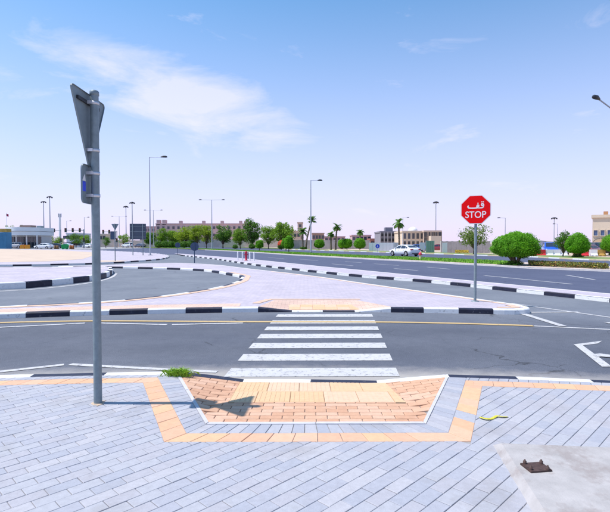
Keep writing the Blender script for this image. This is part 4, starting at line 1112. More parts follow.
for i, (px, d, wpx, top, lb_) in enumerate([(51, 200, 9, 236, 'low far tree behind the dark parked car'), (58.5, 195, 8, 237, 'low far tree below the traffic signal'), (76, 170, 11, 232.5, 'bright far tree in front of the junction building'), (86.5, 165, 9, 233, 'bright far tree touching the near sign post'),
                                            (106, 150, 7, 235.5, 'dark far tree right of the near sign post'), (124, 180, 9, 233.5, 'dark far tree left of the sign board'), (448.5, 120, 4, 241, 'leftmost small round tree on the grey wall'), (454.5, 120, 4, 240.8, 'middle small round tree on the grey wall'), (460, 120, 4, 241.2, 'rightmost small round tree on the grey wall'),
                                            (10, 190, 7, 222.5, 'tall tree above the petrol station roof, left one'), (20, 195, 8, 223.5, 'tall tree above the petrol station roof, right one')]):
    tree(px, d, wpx, top, 0, M_TREE if i % 2 else M_TREE_D, lb_, 120 + i, nc=18, per=90)
# low round shrubs under the trees
sh0 = None
SH = [(158.8, 'first shrub of the low row under the trees'), (165.5, 'second shrub of the low row under the trees'), (171.5, 'third shrub of the low row under the trees'), (176.8, 'fourth shrub of the low row under the trees'), (184, 'fifth shrub of the low row under the trees'), (191, 'sixth shrub of the low row, behind the round sign'), (235.2, 'tiny shrub below the smaller tree'), (251.8, 'tiny shrub below the dark tall tree'), (303.5, 'low planting at the foot of the twin palms')]
bm_ = topiary_mesh(.85, .75, 900, .26, 77); bm_.v = [(p[0], p[1], p[2] + .55) for p in bm_.v]; shm = bm_.mesh('foliage', M_TREE_D)
tb = MB(); tb.tube([(0, 0, -.05), (0, 0, .4)], .06, 6); shs = tb.mesh('stem', M_BARK)
for i, (px, lb_) in enumerate(SH):
    d = 150 if i < 6 else (125 if i < 8 else 112); x, y = at(px, d)
    t = thing('shrub', lb_, 'shrub', (x, y, .1), i * .9, 'low shrubs on the far verge'); k = random.uniform(.8, 1.15) * (1.5 if i < 6 else 1.0); t.scale = (k, k, k * (1 if i < 8 else .5))
    link('foliage', shm, t); link('stem', shs, t)
M_RF = mat('red_flower', (.62, .07, .02), .7, var=.3, scale=3)
def flower_shrub(px, d, wpx, top, label, m):
    x, y = at(px, d); u = d / F; W_ = wpx * u; H_ = zz(top, d)
    t = thing('flowering_shrub', label, 'shrub', (x, y, .05), 0)
    b = topiary_mesh(W_ / 2, H_ * .55, 1500, .22, 5); b.v = [(p[0], p[1], p[2] + H_ * .38) for p in b.v]; b.build('foliage', M_TREE_D, t)
    b = MB()
    for i in range(700):
        dr = rnd_dir(); dr.z = abs(dr.z); leaf(b, Vector((dr.x * W_ / 2, dr.y * W_ / 2, H_ * .45 + dr.z * H_ * .52)), dr, .28)
    b.build('flowers', m, t)
    tb = MB(); tb.tube([(0, 0, -.05), (0, 0, .5)], .08, 6); tb.build('stem', M_BARK, t)
flower_shrub(281.5, 118, 8, 240, 'red flowering shrub under the wide tree', M_RF)
flower_shrub(341.5, 130, 5, 240.5, 'reddish flowering shrub right of the bushy palm', mat('rust_flower', (.40, .12, .05), .7, var=.3, scale=3))
# palms
def palm(px, d, base_z, crown_py, crown_w, label, lean=0.0, fan=False, seed=1, nf=24, skirt=False):
    rs = random.Random(seed); x, y = at(px, d); u = d / F; cz_ = zz(crown_py, d); Rf = crown_w * u / 2 * 1.12
    t = thing('palm_tree', label, 'palm tree', (x, y, base_z), 0, 'palm trees along the far road')
    top = Vector((lean * u, 0, cz_ - base_z)); tb = MB()
    pts = [Vector((0, 0, -.05)), Vector((lean * u * .25, 0, top.z * .4)), Vector((lean * u * .65, 0, top.z * .75)), top]
    tb.tube(pts, [.26, .19, .17, .2], 10)
    for k in range(14):                                       # old leaf boots
        s = k / 14; q = pts[0].lerp(pts[1], s * 3) if s < .33 else (pts[1].lerp(pts[2], (s - .33) * 3) if s < .66 else pts[2].lerp(pts[3], (s - .66) * 3))
        tb.lathe([(.17, 0), (.26, .08), (.2, .14)], 8, c=tuple(q))
    tb.build('trunk', M_PALMBARK, t)
    for k in range(nf):
        b = MB(); a = k * 2.399 + rs.uniform(-.2, .2); el = rs.uniform(-.45, 1.25); L_ = Rf * rs.uniform(.85, 1.1)
        dry = skirt and k >= nf - 7
        if dry: el = rs.uniform(-1.3, -.8); L_ *= .7
        pr = top.copy(); dirv = Vector((math.cos(a) * math.cos(el), math.sin(a) * math.cos(el), math.sin(el))); N_ = 9; path = [pr.copy()]
        for i in range(N_):
            pr = pr + dirv * L_ / N_; dirv.z -= .19 if not fan else .05; dirv.normalize(); path.append(pr.copy())
        b.tube(path, [.03] + [.02] * (N_ - 1) + [.006], 4, cap=False)
        for i in range(1, N_ + 1):
            tt = (path[i] - path[i - 1]).normalized(); sd_ = tt.cross(Vector((0, 0, 1))).normalized(); ll = L_ * (.34 if not fan else .30) * math.sin(math.pi * (.16 + .84 * i / N_) * .92) + .08
            for s in (-1, 1):
                for h in (0, .5):
                    p0 = path[i - 1].lerp(path[i], h); tip = p0 + (sd_ * s * .8 + tt * .55 + Vector((0, 0, -.22))) * ll
                    wv = tt * .05 * (1 + ll)
                    b.add([p0 - wv, p0 + wv, tip], [(0, 1, 2)], 0)
        b.build('frond', M_DRYPALM if dry else M_PALM, t)
    return t
palm(302.8, 112, .05, 231.5, 12, 'shorter upright palm of the pair beside the tall lamp', seed=3)
palm(305.5, 114, .05, 220.2, 10.5, 'taller leaning palm of the pair behind the tall lamp', lean=6.5, fan=True, seed=4)
palm(335.5, 112, .05, 226.5, 11, 'bushy palm with hanging dry fronds', lean=1.5, seed=6, skirt=True, nf=30)
palm(331, 111, .05, 234.5, 9, 'short thick young palm joined to the bushy palm', seed=16, nf=26)
palm(360.2, 128, .05, 232.0, 9.5, 'short palm behind the rightmost round clipped tree', seed=8)
palm(399.4, 100, .05, 223.0, 14, 'tall windswept palm above the white car', lean=-1.0, seed=9, nf=26)
# flower bed on the median and yellow bed across the road
def flowerbed(poly, z, n, label, mats_, h, name='flower_bed'):
    b = MB(); bb = [Vector(p) for p in poly]; tot = 0
    for i in range(n):
        s, t_ = random.random(), random.random(); p = bb[0].lerp(bb[1], s).lerp(bb[3].lerp(bb[2], s), t_); hh = random.uniform(.05, h)
        leaf(b, Vector((p.x, p.y, z + hh)), (rnd_dir() + Vector((0, 0, .6))).normalized(), random.uniform(.07, .16), 0 if random.random() < .5 else random.randrange(len(mats_)))
    o = stuff(b.build(name, mats_)); tag(o, label, 'flowers'); return o
M_FL = [mat('bed_green', (.14, .17, .04), .8, var=.3), mat('bed_yellow', (.42, .33, .05), .8, var=.3), mat('bed_rust', (.28, .11, .05), .8, var=.3)]
q = [medpt(530, .22), medpt(601, .12), medpt(604, .55), medpt(527, .62)]
flowerbed(q, KZ, 9000, 'low bed of green and rusty flowers on the median right of the large clipped tree', M_FL, .28)
flowerbed([at(455, 73), at(468, 71), at(469, 75), at(455, 77)], .1, 1800, 'low bed of yellow flowers in front of the grey wall', [mat('yellow_flower', (.60, .38, .03), .8, var=.3), M_FL[1], M_FL[0]], .45)
# grass tuft by the kerb
gx, gy = P(178.5, 375.5, KZ)
b = MB()
for i in range(800):
    a = random.uniform(0, 6.28); r_ = abs(random.gauss(0, .05)); ln = random.uniform(.05, .13)
    p0 = Vector((gx + math.cos(a) * r_ * 1.5 , gy + math.sin(a) * r_ * .5, KZ - .005)); a2 = random.uniform(0, 6.28); sp_ = random.uniform(.1, 1.0)
    dv = Vector((math.cos(a2) * sp_, math.sin(a2) * sp_, 1)).normalized(); sdv = dv.cross(Vector((math.cos(a), math.sin(a), .2))).normalized() * .0035
    m_ = p0 + dv * ln * .6; tip = p0 + dv * ln + Vector((math.cos(a2), math.sin(a2), -.6)) * ln * .3
    b.add([p0 - sdv, p0 + sdv, m_ + sdv, tip, m_ - sdv], [(0, 1, 2, 3, 4)])
o = stuff(b.build('grass_tuft', mat('weed_green', (.26, .44, .03), .7, var=.3, scale=40))); tag(o, 'small tuft of yellow-green grass growing at the kerb by the ramp', 'grass')

# ------------------------------------------------------------------ vehicles
M_GLASS = mat('car_glass', (.03, .04, .06), .08, spec=.8); M_TYRE = mat('tyre', (.02, .02, .022), .85); M_RIM = mat('rim', (.50, .50, .53), .3, metal=.7)
M_TAIL = mat('tail_lamp', (.55, .01, .02), .2, spec=.6); M_HEAD = mat('head_lamp', (.72, .74, .78), .1, spec=.8); M_TRIM = mat('black_trim', (.02, .02, .022), .6)
def car(x, y, rz, label, col, kind='sedan', z0=.012, cat='car', group=None, detail=True):
    """forward = local +x"""
    t = thing('car' if kind != 'suv' else 'suv', label, cat, (x, y, z0), rz, group)
    m = mat('car_paint_%s' % '_'.join('%02d' % int(c * 99) for c in col), col, .3, spec=.5, coat=.6)
    L_, W_ = (4.75, 1.82) if kind == 'sedan' else (4.7, 1.9)
    H_ = 1.46 if kind == 'sedan' else 1.78
    g_ = .2 if kind == 'sedan' else .26
    # body: stations along x: (x, half width, z_low, z_belt)
    if kind == 'sedan':
        stn = [(-2.37, .62, .42, .80), (-2.30, .80, .32, .95), (-2.05, .88, .25, 1.03), (-1.35, .91, .22, 1.03), (-.4, .91, .2, .97), (.6, .91, .2, .94), (1.15, .90, .21, .90), (1.75, .88, .23, .83), (2.18, .80, .27, .74), (2.34, .62, .33, .62), (2.38, .45, .38, .55)]
        roof = [(-2.02, 1.02), (-1.25, 1.36), (-.75, 1.45), (-.1, 1.46), (.35, 1.40), (1.22, .91)]
    else:
        stn = [(-2.34, .70, .48, .95), (-2.28, .86, .40, 1.15), (-2.0, .93, .33, 1.2), (-1.2, .95, .3, 1.16), (0, .95, .3, 1.12), (1.0, .94, .3, 1.10), (1.5, .92, .3, 1.05), (2.05, .88, .34, .98), (2.3, .74, .4, .85), (2.36, .55, .48, .7)]
        roof = [(-2.22, 1.15), (-2.0, 1.70), (-1.4, 1.78), (0, 1.78), (.45, 1.70), (1.25, 1.08)]
    b = MB(); prof = []
    for sx_, hw, zl, zb in stn:
        zm = zl + (zb - zl) * .55
        prof.append([(sx_, -hw * .86, zl), (sx_, -hw, zl + .12), (sx_, -hw, zm), (sx_, -hw * .97, zb - .05), (sx_, -hw * .86, zb), (sx_, 0, zb + .02), (sx_, hw * .86, zb), (sx_, hw * .97, zb - .05), (sx_, hw, zm), (sx_, hw, zl + .12), (sx_, hw * .86, zl)])
    m11 = len(prof[0]); vs = [q for p in prof for q in p]; fs = []
    for i in range(len(prof) - 1):
        for k in range(m11 - 1): fs.append((i * m11 + k, (i + 1) * m11 + k, (i + 1) * m11 + k + 1, i * m11 + k + 1)[::-1])
        fs.append((i * m11 + m11 - 1, (i + 1) * m11 + m11 - 1, (i + 1) * m11, i * m11)[::-1])
    b.add(vs, fs, 0, True); b.add(prof[0], [tuple(range(m11))]); b.add(prof[-1], [tuple(range(m11 - 1, -1, -1))])
    body = b.build('body', m, t)
    # cabin
    def hwid(z, z_lo, z_hi): return .86 - (.22 if kind == 'sedan' else .16) * (z - z_lo) / (z_hi - z_lo)
    zlo = roof[0][1]; zhi = H_
    b = MB(); vs = []
    for sx_, z in roof:
        hw = hwid(max(z, .95), .95, zhi); vs += [(sx_, -hw, z), (sx_, -hw * .8, z + .015), (sx_, hw * .8, z + .015), (sx_, hw, z)]
    fs = []
    for i in range(len(roof) - 1):
        for k in range(3): fs.append((i * 4 + k, i * 4 + k + 1, (i + 1) * 4 + k + 1, (i + 1) * 4 + k)[::-1])
    b.add(vs, fs, 0, True)
    base_z = .90 if kind == 'sedan' else 1.05
    lo = [(sx_, -.87, base_z) for sx_, z in roof] ; hi = [(sx_, .87, base_z) for sx_, z in roof]
    n = len(roof)
    b.add(lo + [(sx_, -hwid(max(z, .95), .95, zhi), z) for sx_, z in roof], [(i, i + 1, n + i + 1, n + i) for i in range(n - 1)])
    b.add(hi + [(sx_, hwid(max(z, .95), .95, zhi), z) for sx_, z in roof], [(i + 1, i, n + i, n + i + 1) for i in range(n - 1)])
    b.build('cabin', m, t)
    def zroof(sx_):
        for i in range(n - 1):
            if roof[i][0] <= sx_ <= roof[i + 1][0]:
                k = (sx_ - roof[i][0]) / (roof[i + 1][0] - roof[i][0]); return roof[i][1] + (roof[i + 1][1] - roof[i][1]) * k
        return base_z
    # windows: side panes, front and rear screens set 6 mm proud
    wz0 = base_z + (.09 if kind == 'sedan' else .1)
    panes = ((-1.62, -1.28, .15), (-1.22, -.30, 0), (-.22, .86, 0)) if kind == 'sedan' else ((-2.0, -1.3, 0), (-1.22, -.3, 0), (-.22, .9, 0))
    for s in (-1, 1):
        for xa, xb, _ in panes:
            P_ = []
            for k in range(7):
                xx = xa + (xb - xa) * k / 6; P_.append((xx, max(wz0 + .02, zroof(xx) - .09)))
            b = MB(); vs = []
            for xx, zt__ in P_:
                for z in (wz0, zt__):
                    hw = .87 + (hwid(max(zroof(xx), .95), .95, zhi) - .87) * (z - base_z) / max(.05, zroof(xx) - base_z); vs.append((xx, s * (hw + .008), z))
            b.add(vs, [((2 * k, 2 * k + 2, 2 * k + 3, 2 * k + 1) if s < 0 else (2 * k + 1, 2 * k + 3, 2 * k + 2, 2 * k)) for k in range(6)]); b.build('side_window', M_GLASS, t)
    for nm, (xa, xb) in (('windscreen', (.45, 1.12)), ('rear_window', (-1.86 if kind == 'sedan' else -2.19, -1.30 if kind == 'sedan' else -2.04))):
        b = MB(); vs = []
        for k in range(4):
            xx = xa + (xb - xa) * k / 3; z = zroof(xx); hw = hwid(max(z, .95), .95, zhi) * .84; off_ = .028
            vs += [(xx + (off_ if nm == 'windscreen' else -off_) * .5, -hw, z + off_), (xx + (off_ if nm == 'windscreen' else -off_) * .5, hw, z + off_)]
        b.add(vs, [(2 * k, 2 * k + 2, 2 * k + 3, 2 * k + 1) for k in range(3)]); b.build(nm, M_GLASS, t)
    wr = .33 if kind == 'sedan' else .37
    for wx in (-1.42, 1.42):
        for s in (-1, 1):
            b = MB(); ring_ = [(wr * .62, -.11), (wr * .94, -.11), (wr, -.07), (wr, .07), (wr * .94, .11), (wr * .62, .11)]
            vs = []; NS = 20
            for r_, o_ in ring_: vs += [(wx + r_ * math.cos(2 * math.pi * k / NS), s * (W_ / 2 - .10) + o_, wr + r_ * math.sin(2 * math.pi * k / NS)) for k in range(NS)]
            b.add(vs, [(i * NS + k, i * NS + (k + 1) % NS, (i + 1) * NS + (k + 1) % NS, (i + 1) * NS + k) for i in range(5) for k in range(NS)], 0, True)
            wh = b.build('wheel', M_TYRE, t)
            b = MB(); b.plate(circle(wr * .63, 20, wx, wr), s * (W_ / 2 - .02), s * (W_ / 2 + .004)); b.build('rim', M_RIM, wh)
            b = MB(); b.plate([(wx + (wr + .06) * math.cos(R(a)), wr + (wr + .06) * math.sin(R(a))) for a in range(-20, 201, 20)], s * (W_ / 2 - .06), s * (W_ / 2 + .0015)); b.build('wheel_arch', M_TRIM, t)
    xr, xf = stn[1][0], stn[-3][0]
    for s in (-1, 1):
        b = MB(); b.box((xr + .06, s * .62, (.86 if kind == 'sedan' else 1.0)), (.24, .38, .14 if kind == 'sedan' else .3)); b.build('tail_lamp', M_TAIL, t)
        b = MB(); b.box((xf + .02, s * .60, (.66 if kind == 'sedan' else .84)), (.22, .34, .13)); b.build('headlight', M_HEAD, t)
        b = MB(); b.box((.82, s * .96, base_z + .12), (.14, .16, .12)); b.build('mirror', m, t)
    b = MB(); b.box((stn[0][0] - .005, 0, .74 if kind == 'sedan' else .8), (.012, .46, .11)); b.build('number_plate', M_WHITE, t)
    b = MB(); b.box((stn[0][0] + .04, 0, .40), (.14, 1.25, .10)); b.build('bumper', M_TRIM, t)
    b = MB(); b.box((stn[-1][0] - .05, 0, .50), (.14, .95, .14)); b.build('grille', M_TRIM, t)
    if detail and kind == 'sedan':
        for s in (-1, 1):
            for hx_ in (-.95, .12):
                b = MB(); b.box((hx_, s * .918, .80), (.2, .02, .03)); b.build('door_handle', M_STRAP, t)
    return t
p = at(404.3, 60)
wc = car(p[0], p[1], R(90 + 27), 'white sedan driving away on the opposite carriageway', (.78, .78, .80), z0=.012); wc.scale = (.94, .94, .97)
C = [(44, 122, R(172), 'white sedan parked at the petrol station', (.76, .77, .80), 'sedan'), (54, 134, R(200), 'dark car parked behind the white sedan', (.04, .05, .07), 'sedan'), (15, 138, R(185), 'silver grey car under the station canopy', (.48, .49, .52), 'suv'),
     (66.5, 155, R(160), 'pale grey car at the far junction behind the green bin', (.6, .62, .66), 'sedan'), (88.5, 158, R(150), 'white car on the far road just left of the near post', (.75, .76, .8), 'sedan'), (127.5, 170, R(150), 'white car on the far road left of the sign board', (.75, .76, .8), 'suv'), (139.8, 172, R(150), 'dark car passing below the sign board', (.08, .09, .14), 'sedan'),
     (550, 66, R(250), 'blue car behind the white barrier', (.02, .10, .55), 'suv'), (558.5, 68, R(255), 'dark grey car behind the white barrier next to the blue car', (.07, .075, .09), 'sedan'), (586.5, 63, R(215), 'pinkish red car left of the black vehicle', (.55, .16, .16), 'sedan'), (599, 66, R(262), 'black vehicle parked before the cream building', (.015, .016, .02), 'suv'),
     (415.5, 92, R(175), 'blue car half hidden behind the white sedan', (.04, .10, .35), 'sedan'), (437, 98, R(170), 'dark red car behind the green hoarding', (.25, .03, .04), 'sedan')]
for px, d, rz, lb_, col, kd in C:
    x, y = at(px, d); car(x, y, rz, lb_, col, kd, z0=.12 if d > 115 and px < 70 else -.045 if px > 400 else .012, detail=False)

# ------------------------------------------------------------------ buildings
def building(name, label, px0, px1, d, top, wall, depth=14, floors=3, bays=10, win=(1.2, 1.4), m_win=None, rz=0, parapet=.5, cat='building', skip=None, base=0.0, first=1.0, anchor=None, frac=.52):
    x0, x1 = at(px0, d)[0], at(px1, d)[0]; W_ = x1 - x0; H_ = zz(top, d)
    t = thing(name, label, cat, ((x0 + x1) / 2, d, base), rz)
    if anchor: t.location = (x0 + W_ / 2 * math.cos(rz), d + W_ / 2 * math.sin(rz), base)
    b = MB(); b.box((0, depth / 2, H_ / 2), (W_, depth, H_)); b.build('wall', wall, t)
    b = MB()
    for s, c_, dm in ((0, (0, -.06, H_ + parapet / 2 - .06), (W_ + .3, .3, parapet)), (1, (-W_ / 2 - .05, depth / 2, H_ + parapet / 2 - .06), (.3, depth - .5, parapet)), (2, (W_ / 2 + .05, depth / 2, H_ + parapet / 2 - .06), (.3, depth - .5, parapet))): b.box(c_, dm)
    rf = b.build('parapet', wall, t)
    fh = H_ / floors; mw = m_win or M_GLASS
    wm_ = MB(); wm_.box((0, -.005, 0), (win[0], .05, win[1])); gl = wm_.mesh('pane', mw)
    fm = MB()
    for dx, dz, sx_, sz in ((0, win[1] / 2 + .06, win[0] + .24, .12), (0, -win[1] / 2 - .06, win[0] + .30, .12), (-win[0] / 2 - .06, 0, .12, win[1]), (win[0] / 2 + .06, 0, .12, win[1])): fm.box((dx, -.06, dz), (sx_, .16, sz))
    fmm = fm.mesh('window', wall if win[0] < 3 else M_TRIM)
    for f in range(floors):
        for k in range(bays):
            if skip and skip(f, k): continue
            o = link('window', fmm, t, (-W_ / 2 + W_ * (k + .5) / bays, 0, fh * f + fh * frac)); link('pane', gl, o)
    return t, W_, H_
M_PINK = mat('pink_render', (.58, .40, .40), .9, var=.06, scale=.3); M_CREAM = mat('cream_render', (.66, .54, .42), .9, var=.05, scale=.3); M_BEIGE = mat('beige_render', (.60, .46, .37), .9, var=.06, scale=.3); M_GREYB = mat('grey_block', (.24, .23, .27), .9, var=.12, scale=.4)
t, W_, H_ = building('apartment_building', 'long pink apartment block with corner turrets behind the leafy trees', 156, 247, 245, 224.2, M_PINK, 16, 3, 18)
for px in (158.5, 164.2, 180.5, 203.5, 222, 240.5, 245.5):
    b = MB(); b.box((at(px, 245)[0] - t.location.x, 1.2, H_ + .9), (1.9 if px < 170 else 1.4, 2.4, 2.6 if px < 170 else 1.6)); b.build('turret', M_PINK, t)
building('apartment_building', 'lower pale pink block left of the long pink apartments', 140, 155.5, 262, 227, M_PINK, 14, 3, 4)
building('apartment_building', 'low pinkish block right of the wide tree', 286, 300.5, 215, 231.6, M_BEIGE, 12, 2, 4)
building('tower_block', 'narrow beige tower above the twin palms', 297.6, 302.8, 230, 223.0, M_BEIGE, 8, 4, 1)
building('flat_roof_house', 'low flat brown house right of the tall lamp', 312.5, 324, 190, 234, mat('brown_render', (.42, .28, .23), .9, var=.06, scale=.3), 10, 2, 4)
building('flat_roof_house', 'low pink house behind the bushy palm', 324.5, 345, 205, 237.2, M_PINK, 10, 2, 5)
building('flat_roof_house', 'pink house behind the short palm', 352, 371, 200, 235.8, M_PINK, 10, 2, 5)
building('flat_roof_house', 'low rust coloured house beside the grey building', 370.5, 380.5, 190, 239.6, mat('rust_render', (.33, .15, .12), .9, var=.1, scale=.3), 10, 1, 3)
t, W_, H_ = building('unfinished_building', 'grey unfinished concrete building left of the tall palm', 380.4, 402, 165, 232.4, M_GREYB, 14, 3, 6, win=(.95, 1.0), m_win=M_DARK)
for k in range(7):
    b = MB(); b.box((-W_ / 2 + W_ * k / 6, -.25, H_ / 2), (.35, .4, H_)); b.build('column', mat('bare_concrete', (.36, .35, .37), .9, var=.1), t)
b = MB(); b.box((-.5, 3, H_ + .9), (2.6, 3, 1.8)); b.build('stair_tower', M_GREYB, t)
t, W_, H_ = building('domed_building', 'cream building with a white dome behind the white sedan', 402.6, 424, 150, 232.2, M_CREAM, 14, 2, 5, win=(.8, 1.8))
b = MB(); r_ = 4.6 * 150 / F; xd = at(415.8, 150)[0] - t.location.x
b.lathe([(r_ * math.cos(R(a)), r_ * .85 * math.sin(R(a)) + H_) for a in range(0, 91, 9)], 24, c=(xd, 4.2, .55)); b.build('dome', M_WHITE, t)
t, W_, H_ = building('office_building', 'tan building with dark window bays right of the dome', 424.3, 441, 148, 231.8, M_BEIGE, 14, 3, 5, win=(1.3, 1.6))
b = MB(); b.box((W_ * .05, -1.5, 1.9), (W_ * .6, 3, 3.8)); b.build('porch', M_CREAM, t)
t, W_, H_ = building('cream_house', 'cream two-storey building with blue windows cut by the right edge', 592, 650, 82, 217.6, M_CREAM, 12, 1, 10, anchor=True, rz=R(-33), frac=.56, win=(.56, .9), m_win=mat('blue_glass', (.05, .10, .22), .1, spec=.8), skip=lambda f, k: False)
b = MB(); xa = -W_ / 2 + 1.6
pts = [(xa + 1.45 * math.cos(R(a)), 1.45 * math.sin(R(a)) * .62 + 1.65) for a in range(0, 181, 15)]
for i in range(len(pts) - 1):
    (ax, az_), (cx_, cz_) = pts[i], pts[i + 1]; b.add([(ax, -2.6, az_), (cx_, -2.6, cz_), (cx_, -.2, cz_), (ax, -.2, az_), (ax, -2.6, az_ - .1), (cx_, -2.6, cz_ - .1), (cx_, -.2, cz_ - .1), (ax, -.2, az_ - .1)], [(0, 1, 2, 3), (7, 6, 5, 4), (0, 4, 5, 1), (3, 2, 6, 7)])
b.build('arched_canopy', mat('canopy_brown', (.22, .19, .17), .8), t)
for s in (-1.4, 1.4):
    b = MB(); b.tube([(xa + s, -2.5, 0), (xa + s, -2.5, 1.75)], .07, 8); b.build('canopy_post', M_DARK, t)
for px, xo in ((594, 1.9), (601, 3.1), (606, 4.2)):
    b = MB(); b.box((-W_ / 2 + xo, 3, H_ + .75), (.7, .7, .8)); b.build('roof_tank', mat('tank_%d' % px, (.5, .25, .12) if px != 601 else (.35, .05, .04), .7), t)
# petrol station
x0, x1 = at(5.7, 140)[0], at(40, 140)[0]; cx_ = (x0 + x1) / 2; W_ = x1 - x0
t = thing('petrol_station', 'petrol station with a curved white canopy fascia and glazed shop', 'building', (cx_, 140, 0.02))
zt_, zb_ = zz(227.6, 140), zz(235.4, 140)
def curve_band(z0_, z1_, out_, n=18):
    b = MB(); vs = []
    for i in range(n + 1):
        a = -1 + 2 * i / n; yy = -out_ * (1 - a * a) ; vs += [(a * W_ / 2, yy, z0_), (a * W_ / 2, yy, z1_)]
    vs += [(W_ / 2, 8, z0_), (W_ / 2, 8, z1_), (-W_ / 2, 8, z0_), (-W_ / 2, 8, z1_)]; k = n + 3
    b.add(vs, [(2 * i, 2 * i + 2, 2 * i + 3, 2 * i + 1) for i in range(k - 1)] + [(2 * (k - 1), 0, 1, 2 * k - 1)] + [tuple(2 * i + 1 for i in range(k)), tuple(2 * i for i in range(k - 1, -1, -1))]); return b
curve_band(zb_, (zt_ + zb_) / 2 - .05, 2.6).build('lower_fascia', mat('fascia_white', (.70, .74, .76), .5, var=.04, scale=.5), t)
curve_band((zt_ + zb_) / 2 + .05, zt_, 3.0).build('upper_fascia', MATS['fascia_white'], t)
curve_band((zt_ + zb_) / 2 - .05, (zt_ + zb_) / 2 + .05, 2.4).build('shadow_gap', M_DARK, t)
b = MB(); b.box((0, 4.5, zb_ / 2), (W_ * .9, 6, zb_)); b.build('shop', mat('shop_wall', (.5, .5, .5), .8), t)
for k in range(9):
    o = MB().box((-W_ * .42 + W_ * .84 * k / 8, 1.44, zb_ * .48), (W_ * .085, .08, zb_ * .8)).build('window', M_GLASS, t)
for k in range(4):
    MB().tube([(-W_ * .45 + W_ * .9 * k / 3, -.6, 0), (-W_ * .45 + W_ * .9 * k / 3, -.6, zb_)], .16, 10).build('column', M_WHITE, t)
MB().box((-W_ * .12, 5, zt_ + .35), (W_ * .32, 3, .9)).build('roof_unit', mat('roof_unit', (.25, .17, .15), .8), t)
MB().box((W_ * .25, 5, zt_ + .3), (W_ * .12, 2, .7)).build('roof_unit', M_GALV, t)
x, y = at(7, 150)
t = thing('flagpole', 'thin flagpole with a small maroon flag above the petrol station', 'flag', (x, y, 0.02))
MB().tube([(0, 0, 0), (0, 0, zz(213, y))], .06, 8).build('pole', M_WHITE, t)
b = MB(); vs = []
for i in range(7): vs += [(.12 * i - .1, .12 * math.sin(i * 1.3), zz(213.8, y) - .03 * i), (.12 * i - .1, .12 * math.sin(i * 1.3 + .4), zz(216, y) - .05 * i)]
b.add(vs, [(2 * i, 2 * i + 1, 2 * i + 3, 2 * i + 2) for i in range(6)]); fo = b.build('flag', mat('maroon', (.30, .02, .06), .8), t)
so_ = fo.modifiers.new('thickness', 'SOLIDIFY'); so_.thickness = .02
x, y = at(2.8, 128)
t = thing('blue_container', 'blue storage container at the left edge by the petrol station', 'container', (x, y, .12))
W2, H2 = 7.2 * 128 / F, zz(232.2, 128) - .12
MB().box((0, 1.2, H2 / 2), (W2, 2.4, H2)).build('body', mat('container_blue', (.06, .22, .38), .6, var=.1, scale=1), t)
for k in range(7): MB().box((-W2 / 2 + W2 * (k + .5) / 7, -.03, H2 / 2), (W2 / 14, .06, H2 * .9)).build('corrugation', MATS['container_blue'], t)
MB().box((0, 1.2, H2 + .5), (W2 * 1.02, 2.2, .9)).build('roof_load', mat('ochre_load', (.40, .28, .08), .8, var=.3, scale=1), t)
for px, lb_ in ((22.5, 'left orange water-filled barrier at the petrol station'), (27.6, 'right orange water-filled barrier at the petrol station')):
    x, y = at(px, 124); t = thing('plastic_barrier', lb_, 'barrier', (x, y, .124), 0, 'orange plastic barriers'); m = mat('barrier_orange', (.72, .30, .03), .6)
    b = MB(); b.plate([(-.62, 0), (.62, 0), (.6, .25), (.5, 1.05), (-.5, 1.05), (-.6, .25)], -.22, .22); b.build('shell', m, t)
    for s in (-.3, .3): MB().box((s, -.235, .55), (.22, .03, .5)).build('panel', m, t)
x, y = at(65, 116)
t = thing('green_bin', 'bright green waste skip on the sand behind the near post', 'bin', (x, y, .124)); m = mat('bin_green', (.02, .42, .10), .6); u = 116 / F
b = MB(); b.plate([(-2.4 * u, .1), (2.4 * u, .1), (3.0 * u, 4.0 * u), (-3.0 * u, 4.0 * u)], -.5, .5); b.build('tub', m, t)
b = MB(); b.plate([(-3.1 * u, 4.0 * u), (3.1 * u, 4.0 * u), (2.2 * u, 4.9 * u), (-2.2 * u, 4.9 * u)], -.55, .55); b.build('lid', m, t)
for s in (-1, 1): MB().tube([(s * 2 * u, -.4, .06), (s * 2 * u, .4, .06)], .06, 8).build('wheel', M_TYRE, t)
for px, lb_, col in ((55.2, 'left brown drum by the white sedan', (.28, .16, .08)), (57.6, 'right brown drum by the white sedan', (.30, .15, .06)), (70.6, 'left small orange drum right of the green skip', (.55, .18, .05)), (73.0, 'right small orange drum right of the green skip', (.55, .18, .05))):
    x, y = at(px, 118); t = thing('drum', lb_, 'drum', (x, y, .124), 0, 'drums standing on the sand'); m = mat('drum_%d' % px, col, .6)
    b = MB(); b.lathe([(0, 0), (.29, 0), (.29, .28), (.305, .3), (.29, .32), (.29, .58), (.305, .6), (.29, .62), (.29, .88), (.27, .9), (0, .9)], 16); b.build('body', m, t)
    MB().lathe([(.2, .9), (.2, .93), (0, .93)], 12).build('lid', m, t)
building('junction_building', 'low white building behind the far traffic signals', 66.6, 79.5, 185, 234.2, mat('offwhite', (.60, .62, .66), .8, var=.05), 10, 2, 5, win=(3.2, .9), m_win=mat('dim_glass', (.10, .13, .18), .2))
building('cream_house', 'cream house just right of the near post', 99, 106, 200, 234.8, M_CREAM, 9, 2, 2)

